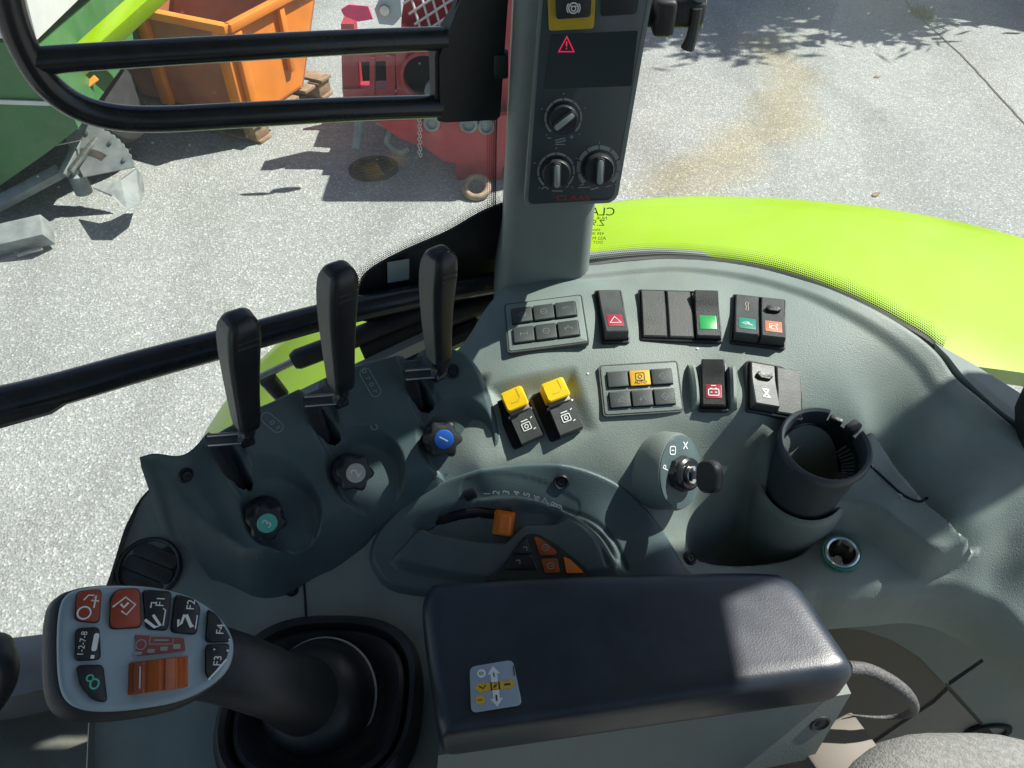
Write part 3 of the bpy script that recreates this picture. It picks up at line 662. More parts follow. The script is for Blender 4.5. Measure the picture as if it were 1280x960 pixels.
P = [atdoor(x, y, .664) for x, y in ((482, 323), (512, 318), (513, 353), (482, 359))]
g = B(); prism(g, [(-.011, -.012), (.011, -.012), (.011, .012), (-.011, .012)], 0, 0.001, Fr((P[0] + P[2]) / 2, P[1] - P[0], -nD).M(), 0.0003)
obj('sticker', g, 'greyprint', door_glass)
# mirrored maker's sticker on the side window, read from outside
fs = Fr(aty(752, 290, .6265), Vector((1, 0, 0)), Vector((0, -1, 0))); FM = fs.M() @ Matrix.Diagonal((-1, 1, 1, 1))
g = B()
for s_, (x, y), sz_ in (('CLAAS', (744, 265), .0125), ('NUR ZUM', (744, 273), .005), ('Z.942', (742, 279), .009), ('klasse 1', (741, 287), .0045), ('43R 001582', (741, 292), .0045), ('AS2 M145', (744, 298), .005), ('DOT 504', (742, 303), .0045)):
    u, v = fs.loc(x, y); text_bm(s_, sz_, FM @ T((-u, v, 0)), g)
st = solo('window_sticker', g, 'blackprint', 'black mirrored maker lettering printed on the side window', 'lettering', smooth=0, at=fs.o)

# ------------------------------------------------------------------ door bars
fr_ = thing('window_guard', 'black twin tube guard bolted to a plate across the door window', 'guard', atdoor(585, 150, .64))
g = B(); P = [atdoor(x, y, .632) for x, y in ((588, -40), (640, -40), (627, 147), (622, 152), (558, 155), (549, 153), (546, 146), (545, 72), (550, 56), (574, 16))]
a = [g.verts.new(p) for p in P]; c = [g.verts.new(p + nD * 0.016) for p in P]; f0 = g.faces.new(a); g.faces.new(c[::-1])
for i in range(len(P)): g.faces.new((a[i], c[i], c[(i + 1) % len(P)], a[(i + 1) % len(P)]))
bmesh.ops.bevel(g, geom=list(f0.edges), offset=0.003, segments=2, affect='EDGES'); obj('bracket_plate', g, 'blackrub', fr_)
pth = spl([tuple(atdoor(x, y, .640)) for x, y in ((550, 133), (430, 137), (300, 144), (200, 149), (140, 146), (95, 132), (58, 104), (32, 64), (14, 18), (2, -40), (-5, -90))], 8)
obj('lower_tube', tube(B(), pth, 0.0092, 16), 'blackpaint', fr_)
pth = spl([tuple(atdoor(x, y, .640)) for x, y in ((556, 48), (430, 53), (300, 60), (180, 67), (60, 75), (36, 78))], 8)
obj('upper_tube', tube(B(), pth, 0.0088, 16), 'blackpaint', fr_)
obj('hinge_tab', box((0, 0, 0), (0.012, 0.014, 0.02), T(atdoor(626, 80, .636)), 0.002), 'blackrub', fr_)
# door grab rail
gr_ = thing('grab_rail', 'long black grab rail running across the foot of the door window', 'rail', atdoor(300, 430, .645))
pth = spl([tuple(atdoor(x, y, .648)) for x, y in ((-60, 518), (60, 490), (180, 456), (300, 424), (420, 392), (545, 366), (640, 350))], 8)
obj('rail_tube', tube(B(), pth, [0.0155 - 0.004 * i / len(pth) for i in range(len(pth))], 18), 'blackpaint', gr_)
pth = [tuple(atdoor(x, y, .640)) for x, y in ((-60, 532), (0, 519), (60, 504), (85, 494))]
obj('rail_end_cover', tube(B(), pth, [0.011, 0.011, 0.010, 0.006], 10), 'blackrub', gr_)
pth = spl([tuple(atdoor(x, y, .650)) for x, y in ((452, 440), (500, 420), (560, 396), (640, 370))], 6)
obj('lower_bar', tube(B(), pth, 0.012, 12), 'blackrub', gr_)
gs_ = thing('gas_strut', 'black gas strut behind the middle lever grip', 'strut', atdoor(330, 475, .655))
obj('cylinder', tube(B(), [atdoor(366, 452, .655), atdoor(372, 449, .655), atdoor(560, 378, .655)], [0.008, 0.0105, 0.0105], 16), 'blackrub', gs_)
obj('piston_rod', tube(B(), [atdoor(320, 474, .655), atdoor(368, 451, .655)], 0.0038, 10), 'steel', gs_)
obj('ball_joint', tube(B(), [atdoor(335, 474, .653), atdoor(352, 494, .650)], [0.009, 0.008], 12), 'blackrub', gs_)
g = B(); tube(g, [atdoor(340, 516, .63), atdoor(440, 468, .63), atdoor(560, 412, .63)], 0.0085, 4); solo('flat_link_bar', g, 'greyplate', 'flat grey link bar behind the lever housing', 'bar', at=atdoor(340, 516, .63))
g = B(); tube(g, [atdoor(345, 528, .636), atdoor(440, 482, .636), atdoor(600, 408, .636)], 0.011, 8); solo('rubber_draught_strip', g, 'blackrub', 'black rubber strip under the grey link bar', 'strip', at=atdoor(345, 528, .636))

# ------------------------------------------------------------------ instrument pillar
P1 = aty(714, 250, .553); P2 = aty(746, 0, .590); yv = (P2 - P1).normalized(); pf = Fr(P1, Vector((1, 0, 0)), Vector((1, 0, 0)).cross(yv))
pillar = thing('instrument_pillar', 'grey cab pillar carrying a dark instrument panel', 'pillar', aty(675, 345, .60))
rings = []
for zz, xc, wd, yc, dp, rd in ((-.478, .030, .096, .635, .115, .012), (-.455, .030, .088, .634, .115, .014), (-.43, .031, .082, .635, .115, .014), (-.36, .034, .080, .642, .115, .014), (-.20, .044, .084, .660, .115, .014), (0.0, .052, .086, .672, .115, .014), (0.445, .064, .090, .672, .12, .014)):
    rings.append([Vector((x, y, CAM.z + zz)) for x, y in rr(wd, dp, rd, 4, xc, yc)])
obj('post', loft(B(), rings), 'pillar', pillar, 40)
# panel carrier and face
def out(pxs): return [pf.loc(x, y) for x, y in pxs]
def roundpoly(pts, r, n=4):
    o_ = []
    m_ = len(pts)
    for i in range(m_):
        p = Vector(pts[i]); a = Vector(pts[i - 1]) - p; c = Vector(pts[(i + 1) % m_]) - p
        k = min(r, a.length * .45, c.length * .45); a.normalize(); c.normalize(); s_ = p + a * k; e_ = p + c * k
        for j in range(n + 1):
            t_ = j / n; o_.append(tuple((1 - t_) ** 2 * s_ + 2 * t_ * (1 - t_) * p + t_ * t_ * e_))
    return o_
car = out([(683, -120), (836, -120), (815, 0), (771, 253), (655, 260)])
g = B(); prism(g, roundpoly(car, .006), -0.055, 0.0, pf.M(), 0.003, 3); obj('panel_carrier', g, 'pillar', pillar)
g = B(); prism(g, roundpoly(out([(687, -117), (829, -117), (809, 0), (766, 249), (660, 255)]), .005), 0.0, 0.0012, pf.M(), 0.0005); face = obj('panel_face', g, 'panel', pillar)
g = B(); prism(g, roundpoly(out([(689, 43), (797, 38), (789, 107), (680, 111)]), .001), 0.0012, 0.0016, pf.M()); scr = obj('display_window', g, 'screen', pillar)
tx, ty = pf.loc(708, 56); g = B(); MM = pf.M() @ T((tx, ty, 0)); tri = [(-.0056, -.0045), (.0056, -.0045), (0, .0058)]
stroke(g, tri, 0.0016, MM, .0019, True); stroke(g, [(0, .0026), (0, -.0008)], .0010, MM, .0019); stroke(g, [(0, -.0018), (0, -.0027)], .0010, MM, .0019); obj('warning_triangle', g, 'telltale', scr, 0)
g = B(); prism(g, roundpoly(out([(683, -40), (746, -40), (742, 35), (686, 38)]), .002), 0.0012, 0.003, pf.M(), .0006); yb = obj('brake_switch_frame', g, 'yellowdull', pillar)
g = B(); prism(g, roundpoly(out([(692, -40), (740, -40), (737, 20), (695, 23)]), .002), 0.003, 0.0075, pf.M(), .0012); obj('brake_switch', g, 'joydark', yb)
u, v = pf.loc(716, 9); MM = pf.M() @ T((u, v, 0)); g = B(); stroke(g, ell(.0034, .0034, 24), .0009, MM, .0078, True); stroke(g, ell(.0047, .0047, 12, 0, 0, -40, 40), .0008, MM, .0078); stroke(g, ell(.0047, .0047, 12, 0, 0, 140, 220), .0008, MM, .0078); stroke(g, ell(.0016, .0016, 14, 0, -.0004), .0008, MM, .0078, True); stroke(g, [(-.0022, .0012), (.0022, .0012)], .0009, MM, .0078)
obj('brake_symbol', g, 'white', yb, 0)
g = B(); prism(g, roundpoly(out([(752, -40), (802, -40), (795, 17), (751, 20)]), .002), 0.0012, 0.003, pf.M(), .0008); obj('blank_switch', g, 'joydark', pillar)
for i, (kx, ky, r, rot, wide) in enumerate(((704, 147, 18, -52, 0), (695, 214, 18, 0, 0), (748, 209, 19, 0, 1))):
    u, v = pf.loc(kx, ky); e = pf.loc(kx + r, ky)[0] - u; MM = pf.M() @ T((u, v, .0012))
    kn = B(); lathe(kn, [(e * 1.02, 0), (e * 1.0, .004), (e * .96, .0085), (e * .90, .0095), (0.0001, .0095)], MM, 32); K_ = obj('control_knob', kn, 'black', pillar)
    g = B(); prism(g, rr(e * .55, e * 1.75, e * .2, 4), .0095, .0145, MM @ rz(rot), .001); obj('knob_grip', g, 'black', K_)
    g = B(); prism(g, rr(e * .36, e * 1.55, e * .16, 4), .0145, .0150, MM @ rz(rot), .0002); obj('knob_pointer', g, 'greyprint', K_)
    g = B(); ro = e * (1.32 if wide else 1.24); tw = e * (.26 if wide else .14)
    for k in range(8): stroke(g, ell(ro, ro, 5, 0, 0, 228 - k * 34.5, 228 - k * 34.5 - 31), tw, MM, .0003)
    for k in range(5):
        a = R(225 - k * 67); stroke(g, [(math.cos(a) * e * 1.55, math.sin(a) * e * 1.55), (math.cos(a) * e * 1.66, math.sin(a) * e * 1.66)], .0007, MM, .0003)
    obj('knob_scale', g, 'greyprint', K_, 0)
g = B()
def ps(pxs, wd=.0007, closed=False): stroke(g, [pf.loc(*q) for q in pxs], wd, pf.M(), .0015, closed)
ps([(684, 172), (689, 172)]); ps([(712, 171), (717, 170.5)]); ps([(714.5, 168), (714.5, 173.5)]); ps([(694, 175), (706, 172), (707, 175), (695, 178)], .0008, True); ps([(694, 180), (706, 180)])
ps([(677, 236), (680, 233), (684, 234), (685, 236)], .0009); ps([(690, 238), (703, 238)], .0008); ps([(707, 234), (711, 231)]); ps([(722, 234), (738, 233)]); ps([(724, 231), (730, 230)]); ps([(738, 236), (748, 234)], .0012); ps([(757, 233), (764, 231)])
obj('panel_symbols', g, 'greyprint', face, 0)
u, v = pf.loc(716, 247); obj('maker_lettering', text_bm('CLAAS', .0062, pf.M() @ T((u, v, .0015)) @ Matrix.Scale(1.5, 4, (1, 0, 0))), 'redprint', face, 0)
# clip on the far side of the panel
ck = thing('holder_clip', 'black folding holder clip beside the instrument panel', 'clip', aty(840, 20, .60))
obj('clip_body', box((0, 0, 0), (.046, .020, .020), T(aty(842, 14, .61)), .005, 3), 'black', ck)
obj('clip_jaw', box((0, 0, 0), (.016, .024, .026), T(aty(829, 18, .60)), .004, 3), 'blackrub', ck)
obj('clip_arm', box((0, 0, 0), (.010, .020, .05), T(aty(874, -8, .612)), .003), 'pillar', ck)
g = B(); tube(g, [aty(871, 10, .60), aty(868, 30, .60), aty(864, 48, .60), aty(859, 61, .60)], [.0045, .004, .0045, .0055], 10); obj('clip_hook', g, 'black', ck)
# trim behind the rim at the rear
P = [atz(*q) for q in ((1168, 428, -.450), (1215, 454, -.470), (1270, 488, -.488), (1330, 528, -.505), (1350, 580, -.510), (1288, 541, -.492), (1241, 505, -.478), (1206, 472, -.464), (1186, 446, -.454))]
g = B(); a = [g.verts.new(p) for p in P]; c = [g.verts.new(p - Vector((0, 0, .06))) for p in P]; g.faces.new(a); g.faces.new(c[::-1])
for i in range(len(P)): g.faces.new((a[i], c[i], c[(i + 1) % len(P)], a[(i + 1) % len(P)]))
solo('rear_corner_trim', g, 'pillar', 'smooth grey trim piece in the corner behind the console rim', 'trim', at=P[2] - Vector((0, 0, .06)))
# added light blocker above the view: shades the lever housing
tm = thing('shade_panel', 'unseen black panel added to shade the lever housing', 'terminal', Vector((.19, .60, CAM.z - .18)))
obj('shade_panel_case', box((.175, .603, CAM.z + .095), (.23, .030, .31), I4, .008, 3), 'black', tm); obj('shade_panel_front', box((.175, .5865, CAM.z + .10), (.19, .004, .25), I4, .001), 'screen', tm)
g = B(); tube(g, [atz(1290, 560, -.50), atz(1290, 535, -.485), atz(1290, 510, -.46), atz(1297, 488, -.44)], [.009, .012, .012, .010], 14); solo('rubber_stop', g, 'blackrub', 'black rubber stop standing by the rear corner trim', 'stop', at=atz(1290, 560, -.50))

# ================================================================== CONSOLE CONTROLS
def screw(px, py, S, r=.0065, parent=None, name='screw'):
    f = surf_frame(px, py, S); g = B(); lathe(g, [(r, -.004), (r, .0008), (r * .86, .0022), (r * .70, .0012), (r * .58, .0006), (r * .52, .0016), (r * .28, .0016), (r * .24, .0008), (.0001, .0008)], f.M(), 20)
    return obj(name, g, 'black', parent)
screw(232, 594, Sblock, parent=console); screw(566, 464, Sblock, parent=console); screw(365, 737, Sbase, .006, console); screw(862, 698, Sbase, .0062, console)
# seam in the lower trim
g = B(); P = [onsurf(x, y, Sbase) for x, y in ((379, 716), (381, 740), (383, 772), (384, 800))]; tube(g, [p + Vector((0, 0, -.0004)) for p in P], .0011, 6); obj('trim_seam', g, 'hole', console)

# round air vent
f = surf_frame(187, 712, Sbase); f = Fr(f.o, Vector((1, 0, 0)), f.z); e = 0.026
va = thing('air_vent', 'round black louvred air vent in the console beside the joystick', 'vent', f)
g = B(); lathe(g, [(e * 1.08, -.006), (e * 1.08, .004), (e * 1.02, .0055), (e * .95, .0045), (e * .93, .0008), (.0001, .0008)], f.M(), 36); obj('vent_ring', g, 'black', va)
for k, a in enumerate((24, 24, 24)):
    g = B(); wv = e * (1.62, 1.74, 1.5)[k]; prism(g, rr(wv, .0125, .004, 4, 0, (.013, 0, -.013)[k]), .0012, .0030, f.M() @ rz(-20) @ Matrix.Rotation(R(4), 4, 'X'), .0008); obj('vane', g, 'black', va)

# ------------------------------------------------------------------ spool levers
def lever(i, top, bot, wpx, slot, label):
    s0 = onsurf(*slot, SB0); y = s0.y; t_ = aty(*top, y); b_ = aty(*bot, y); ax = (t_ - b_); L = ax.length; ax.normalize()
    wd = wpx * (t_ - CAM).dot(FW) / FPX
    yaw = Matrix.Rotation(R(40), 3, ax); u = (Vector((1, 0, 0)) - ax * ax.x).normalized(); u = yaw @ u; v = ax.cross(u)
    root = thing('spool_lever', label, 'lever', s0 - Vector((0, 0, .03)), 'hydraulic spool levers')
    rings = []
    prof_ = [(0, .58, .60), (.02, .66, .72), (.08, .70, .80), (.3, .78, .88), (.5, .88, .92), (.68, .97, .95), (.8, 1.0, .96), (.88, .98, .92), (.93, .93, .86), (.965, .80, .72), (.988, .60, .52), (1.0, .34, .30)]
    cut = []
    for h, a, c in prof_:
        o_ = b_ + ax * (L * h) + v * (.004 * math.sin(h * 3.0)); rings.append([o_ + u * x + v * yv_ for x, yv_ in rr(wd * .86 * a, .026 * c, min(.0065 * a, .0075 * c), 4)])
    gp = obj('grip', loft(B(), rings), 'grip', root, 40)
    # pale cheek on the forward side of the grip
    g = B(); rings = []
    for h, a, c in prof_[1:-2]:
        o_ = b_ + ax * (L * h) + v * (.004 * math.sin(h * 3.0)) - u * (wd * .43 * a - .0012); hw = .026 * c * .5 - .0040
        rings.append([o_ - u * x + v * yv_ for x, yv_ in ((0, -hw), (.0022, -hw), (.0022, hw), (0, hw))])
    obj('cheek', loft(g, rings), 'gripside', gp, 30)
    for h in (.80, .845):
        g = B(); o_ = b_ + ax * (L * h) - v * .0095; tube(g, [o_ - u * wd * .26, o_, o_ + u * wd * .26], .0011, 6); obj('grip_rib', g, 'black', gp)
    # cranked steel arm into the slot
    c0 = b_ - ax * .012; k0 = Vector((s0.x + .002, y, c0.z + .001))
    g = B(); tube(g, spl([tuple(b_ + ax * .004), tuple(c0 + ax * .003), tuple(c0 - ax * .004 - u * .004)], 5), .0058, 10); tube(g, [c0 - ax * .004 + u * .003, c0 - ax * .004 - u * .006], .0062, 10)
    obj('arm_neck', g, 'blackpaint', root)
    g = B(); q0 = c0 - ax * .003; q1 = Vector((s0.x - .008, y - .002, q0.z - .001)); d = (q1 - q0); Lc = d.length; d.normalize(); n_ = Vector((0, -.75, .66)); fm = Fr((q0 + q1) / 2, d, n_)
    faces_box(g, (0, 0, 0), (Lc + .006, .010, .0075), fm.M(), .0015); cr = obj('crank', g, 'black', root)
    g = B(); faces_box(g, (0, .0036, .0036), (Lc + .001, .0012, .0010), fm.M(), .0003); faces_box(g, (0, -.0036, .0036), (Lc + .001, .0012, .0010), fm.M(), .0003); obj('crank_edge', g, 'steel', cr)
    g = B(); q2 = q1 + Vector((.003, 0, 0)); q3 = s0 + Vector((-.001, 0, -.035)); ax2 = (q2 - q3).normalized(); fm = Fr((q2 + q3) / 2, Vector((1, 0, 0)), Vector((0, -1, .2)))
    d2 = q2 - q3; rings = [[p + Vector((x, yv_, 0)) for x, yv_ in rr(.010, .009, .002, 3)] for p in (q3, q2)]
    obj('lever_stem', loft(B(), rings), 'black', root)
    return root
lever(0, (300, 393), (309, 531), 52, (287, 575), 'black lever grip by the knob with the green cap')
lever(1, (425, 332), (427, 482), 50, (403, 527), 'black lever grip by the knob with the grey cap')
lever(2, (552, 312), (549, 449), 44, (523, 485), 'black lever grip by the knob with the blue cap')

# ------------------------------------------------------------------ flow knobs
def knob(px, py, capm, digit, label, tilt):
    k = onsurf(px, py, Sblock); n = normal(SB0, k); ax = (n + Vector(tilt)).normalized(); f = Fr(k - ax * .004, Vector((0.25, 1, 0)), ax)
    root = thing('flow_knob', label, 'knob', f, 'flow control knobs')
    M = f.M(); g = B(); r0 = .0140
    def star(sc_, a): return [(r0 * sc_ * (1 + a * math.cos(6 * t_)) * math.cos(t_), r0 * sc_ * (1 + a * math.cos(6 * t_)) * math.sin(t_)) for t_ in [2 * math.pi * q / 72 for q in range(72)]]
    rings = [[M @ Vector((x, y, z)) for x, y in star(s_, a)] for s_, a, z in ((1.05, 0, -.006), (1.05, 0, .014), (.98, .0, .016), (.94, .05, .0175), (1.02, .12, .021), (1.04, .13, .028), (.98, .12, .0315), (.88, .08, .033), (.6, 0, .0335))]
    obj('knob_body', loft(g, rings), 'black', root, 30)
    g = B(); lathe(g, [(.0080, .0325), (.0080, .0342), (.0074, .0347), (.0001, .0347)], M, 28); cp = obj('cap', g, capm, root)
    obj('cap_number', text_bm(digit, .0115, M @ T((0, 0, .0350)) @ rz(0)), 'white', cp, 0)
knob(330, 640, 'kgreen', '3', 'star shaped black knob with a green number 3 cap', (.30, -.02, .12))
knob(436, 588, 'kgrey', '2', 'star shaped black knob with a grey number 2 cap', (.30, -.02, .12))
knob(549, 550, 'kblue', '1', 'star shaped black knob with a blue number 1 cap', (.22, -.02, .12))
# printed lever travel marks
for i, (x, y, x2, y2) in enumerate(((340, 528, 352, 538), (463, 478, 472, 494))):
    f = surf_frame(x, y, Sblock, x2, y2, .0006); g = B(); M = f.M(); a = .013 if i else .010
    stroke(g, rr(2 * a, .0088, .0042, 5), .0006, M, .0002, True)
    for k, q in enumerate(('h', 'z', 'o', 's') if i else ('h', 'z')):
        xx = a * .62 - k * .0062
        stroke(g, [(xx, -.0018), (xx, .0018), (xx + .0018, .0004)] if k % 2 == 0 else ell(.0014, .0016, 10, xx, 0), .0007, M, .0002, k % 2 == 1)
    obj('travel_mark', g, 'greyprint', lever_housing, 0)
f = surf_frame(468, 533, Sblock, lift=.0006); g = B(); stroke(g, ell(.0026, .0026, 12, 0, 0, -200, 70), .0008, f.M(), .0003); obj('turn_mark', g, 'greyprint', lever_housing, 0)

# ------------------------------------------------------------------ scale plate round the cruise control
GRO = [onsurf(x, y, S0) for x, y in ((552, 650), (575, 643), (600, 640), (632, 644))]
REC = [(p.x, p.y) for p in (onsurf(x, y, S0) for x, y in ((515, 665), (530, 648), (575, 634), (640, 630), (690, 640), (706, 660), (690, 668), (655, 668), (632, 690), (600, 688), (540, 678)))]
OA = [onsurf(x, y, S0) for x, y in spl([(586, 618), (620, 612), (660, 616), (695, 630), (714, 640)], 4)]
RB = [[onsurf(x, y, S0) for x, y in spl(q, 5)] for q in ([(702, 648), (735, 662), (758, 685), (770, 716)], [(702, 641), (742, 657), (768, 683), (782, 716)], [(704, 656), (728, 668), (746, 688), (757, 716)])]
INN = [(p.x, p.y) for p in (onsurf(x, y, S0) for x, y in spl([(498, 716), (510, 682), (545, 651), (590, 634), (640, 628), (690, 637), (730, 659), (757, 690), (770, 725), (640, 740)], 4, True))]
def polyd(P, x, y):
    d = None
    for p, q in zip(P, P[1:]):
        c = capsule((p.x, p.y), (q.x, q.y), x, y); d = c if d is None else np.minimum(d, c)
    return d
def Splate(x, y):
    x = np.asarray(x, float); y = np.asarray(y, float)
    z = S0(x, y) + .0062 + .0085 * sstep(-.0015, .0065, sdf(INN, x, y))
    z = z - .0115 * sstep(-.002, .006, sdf(REC, x, y))
    z = z - .010 * (1 - sstep(.0030, .0050, polyd(GRO, x, y)))
    z = z - .0012 * (1 - sstep(.0068, .0078, polyd(OA, x, y)))
    for r_ in RB: z = z - .0022 * (1 - sstep(.0008, .0026, polyd(r_, x, y)))
    return z
px0 = min(p[0] for p in PLATE) - .005; px1 = max(p[0] for p in PLATE) + .005; py0 = min(p[1] for p in PLATE) - .005; py1 = max(p[1] for p in PLATE) + .005
qx = np.arange(px0, px1, .0011); qy = np.arange(py0, py1, .0011); QX, QY = np.meshgrid(qx, qy); dP = sdf(PLATE, QX, QY)
ZP = Splate(QX, QY) - edge_drop(dP, .0025, 1.6)
PLO = [Vector((p[0], p[1], float(S0(np.array([p[0]]), np.array([p[1]]))[0]) + .0006)) for p in PLATE]
cc = thing('speed_control', 'curved plate with numbered scale and orange slider behind the armrest', 'control', onsurf(650, 650, S0))
scale_plate = obj('scale_plate', heightfield(qx, qy, ZP, dP > -.0035), 'plate', cc, 150)
screw(702, 602, Splate, .0068, cc)
obj('plate_gap', tube(B(), PLO, .0011, 6, closed=True), 'hole', cc)
obj('slider_slot', tube(B(), [p + Vector((0, 0, .0005)) for p in GRO], .0038, 8), 'hole', cc)
for k, ch in enumerate('123456789'):
    tt = 0.18 + k * .078; i_ = tt * (len(OA) - 1); p = OA[min(len(OA) - 2, int(i_))].lerp(OA[min(len(OA) - 1, int(i_) + 1)], i_ % 1); n = normal(S0, p); d = (OA[min(len(OA) - 1, int(i_) + 1)] - OA[int(i_)]).normalized()
    f = Fr(p + n * .0062, d, n); obj('scale_number', text_bm(ch, .0082, f.M() @ rz(80)), 'white', scale_plate, 0)
g = B(); stroke(g, [(0, 0)] + [(0, 0)], .001, I4) if False else None
f = surf_frame(588, 616, Splate); g = box((0, 0, .002), (.011, .008, .008), f.M() @ rz(25), .0015); obj('scale_pointer', g, 'black', cc)
f = surf_frame(631, 653, S0, lift=.003); g = B(); MM = f.M() @ rz(-8)
rings = [[MM @ Vector((x, y, z)) for x, y in rr(w_, h_, .002, 3, cx_, 0)] for w_, h_, z, cx_ in ((.017, .020, -.004, 0), (.0175, .021, .004, 0), (.015, .019, .010, .001), (.010, .017, .016, .003), (.008, .014, .0172, .003))]
obj('slider', loft(g, rings), 'orange', cc, 30)
f = surf_frame(562, 645, Splate, lift=.001); g = B(); stroke(g, [(-.006, -.003), (.007, -.002), (.003, .003)], .0007, f.M(), .0004, True); obj('slow_mark', g, 'white', scale_plate, 0)
# button cluster in front of the slider
kf = surf_frame(680, 700, S0, 700, 699, .0125)
g = B(); prism(g, roundpoly([kf.loc(x, y) for x, y in ((657, 668), (672, 667), (700, 684), (735, 712), (742, 730), (600, 734), (628, 706))], .006), -.004, .003, kf.M(), .001); base_ = obj('button_panel', g, 'black', cc)
for q, m_, sy in (([(641, 692), (658, 672), (665, 690), (664, 692)], 'joydark', 0), ([(667, 671), (677, 674), (696, 690), (694, 694), (675, 695)], 'rust', 1), ([(634, 700), (640, 695), (665, 695), (672, 712), (631, 712)], 'joydark', 0), ([(676, 699), (696, 698), (700, 716), (681, 717)], 'rust', 1), ([(704, 696), (712, 699), (730, 716), (708, 717)], 'orange', 0)):
    g = B(); prism(g, roundpoly([kf.loc(*p) for p in q], .0015, 3), .003, .0048, kf.M(), .0007); o_ = obj('button', g, m_, base_)
    c_ = kf.loc(sum(p[0] for p in q) / len(q), sum(p[1] for p in q) / len(q)); g = B(); MM = kf.M() @ T((c_[0], c_[1], 0))
    if sy: stroke(g, ell(.0028, .0024, 14), .0006, MM, .0050, True); stroke(g, [(-.001, 0), (.0015, 0)], .0006, MM, .0050)
    else: stroke(g, [(-.002, .0015), (.001, .0015), (.001, -.0015)], .0008, MM, .0050)
    obj('button_symbol', g, 'greyprint', o_, 0)

# ------------------------------------------------------------------ keypads
def sym(kind, g, M, z, s=1.0, w_=.0006):
    S_ = lambda pts, c=False: stroke(g, [(p[0] * s, p[1] * s) for p in pts], w_, M, z, c)
    if kind == 'ring': S_(ell(.0028, .0028, 16), True); S_([(-.0012, 0), (.0012, 0)])
    elif kind == 'fan': S_(ell(.0034, .0022, 14, 0, -.0006), True); S_([(0, .0016), (0, .0032)]); S_([(-.002, -.0006), (.002, -.0006)])
    elif kind == 'arc': S_(ell(.0036, .0026, 10, 0, -.001, 30, 150)); S_([(-.0005, -.001), (.0005, -.001)])
    elif kind == 'axle': S_([(-.003, -.0018), (-.003, .0018)]); S_([(.003, -.0018), (.003, .0018)]); S_([(-.003, 0), (.003, 0)])
    elif kind == 'axle4': S_([(-.003, -.002), (-.003, .001)]); S_([(.003, -.002), (.003, .001)]); S_([(-.003, -.0005), (0, .001), (.003, -.0005)]); S_([(0, .0008), (0, .003)])
    elif kind == 'diamond': S_([(0, .003), (.003, 0), (0, -.003), (-.003, 0)], True); S_([(-.001, 0), (.001, 0)])
    elif kind == 'plough': S_([(-.003, -.0024), (.003, -.0024), (.0005, .0016), (-.0012, -.001)]); S_([(.001, .002), (.003, .001)])
    elif kind == 'arrow': S_([(-.0034, -.001), (-.001, -.001), (.0005, .002), (.0025, -.002)]); S_([(-.0022, -.0022), (-.001, -.001), (-.0022, .0002)])
    elif kind == 'pto': S_(rr(.0074, .0064, .0006, 2), True); S_(ell(.0016, .0016, 12), True)
    elif kind == 'tri': S_([(-.0048, -.0034), (.0048, -.0034), (0, .0044)], True)
    elif kind == 'beacon': S_([(-.0044, 0), (-.001, .0016), (-.001, -.0016)], True); S_([(0, .0022), (.0015, -.001), (.0045, -.0018)]); S_([(0, -.0012), (.002, .001)])
    elif kind == 'seat': S_([(-.002, -.0036), (.003, -.0036), (.002, .0), (-.001, .0012), (-.0025, -.001)], True); S_([(.001, .003), (.003, .003), (.003, .0012)]); S_([(-.0035, -.003), (-.0035, .003), (-.001, .003)])
    elif kind == 'battery': S_(rr(.0085, .0058, .0008, 2, 0, -.001), True); S_([(-.0028, .0026), (-.001, .0026)]); S_([(.001, .0026), (.0028, .0026)]); S_([(-.0028, -.001), (-.001, -.001)]); S_([(.001, -.001), (.0028, -.001)]); S_([(-.002, .0052), (.002, .0052)])
    elif kind == 'hitch': S_([(-.0028, .0036), (.0028, .0036)]); S_([(-.0022, .003), (.0022, -.003)]); S_([(.0022, .003), (-.0022, -.003)]); S_([(-.003, -.0034), (.003, -.0034)]); S_([(-.0012, 0), (.0012, 0)])
    elif kind == 'blot': S_([(-.001, .005), (-.0018, .002), (-.0006, -.001), (-.0012, -.004), (.0008, -.0046), (.0012, -.002), (.0006, .001), (.001, .004)], True)
def keypad(q, cells, label):
    f, wd, ht = quad_frame(q, Sbase, .0004); M = f.M(); root = thing('keypad', label, 'keypad', f)
    g = B(); prism(g, rr(wd, ht, .0022, 4), -.006, .0016, M, .0008)
    obj('pad_plate', g, 'console', root)
    g = B()
    for a, b_ in ((rr(wd + .0028, ht + .0028, .003, 4), rr(wd + .0002, ht + .0002, .0023, 4)),):
        loft(g, [[M @ Vector((x, y, -.004)) for x, y in a], [M @ Vector((x, y, .0007)) for x, y in a], [M @ Vector((x, y, .0007)) for x, y in b_], [M @ Vector((x, y, -.004)) for x, y in b_]], (False, False))
    obj('pad_surround', g, 'blank', root)
    kw, kh = wd * .262, ht * .315
    for r_ in range(2):
        for c_ in range(3):
            kind, mm = cells[r_ * 3 + c_]; x = (c_ - 1) * wd * .288 - wd * .005; y = (0.5 - r_) * ht * .42 - ht * .01
            g = B(); prism(g, rr(kw + .0014, kh + .0014, .0008, 3, x, y), .0016, .0018, M); ks = obj('key_gap', g, 'hole', root)
            g = B(); prism(g, rr(kw, kh, .0008, 3, x, y), .0016, .0042, M, .0006); k_ = obj('key', g, mm, root)
            if kind:
                g = B(); sym(kind, g, M @ T((x, y + (.001 if kind == 'pto' else 0), 0)), .0045, 1.0, .0005)
                obj('key_symbol', g, 'dimprint' if mm == 'keydark' else 'blackprint', k_, 0)
            if kind == 'pto': obj('key_text', text_bm('AUTO', .0038, M @ T((x, y - .0042, .0045))), 'blackprint', k_, 0)
K = 'keydark'
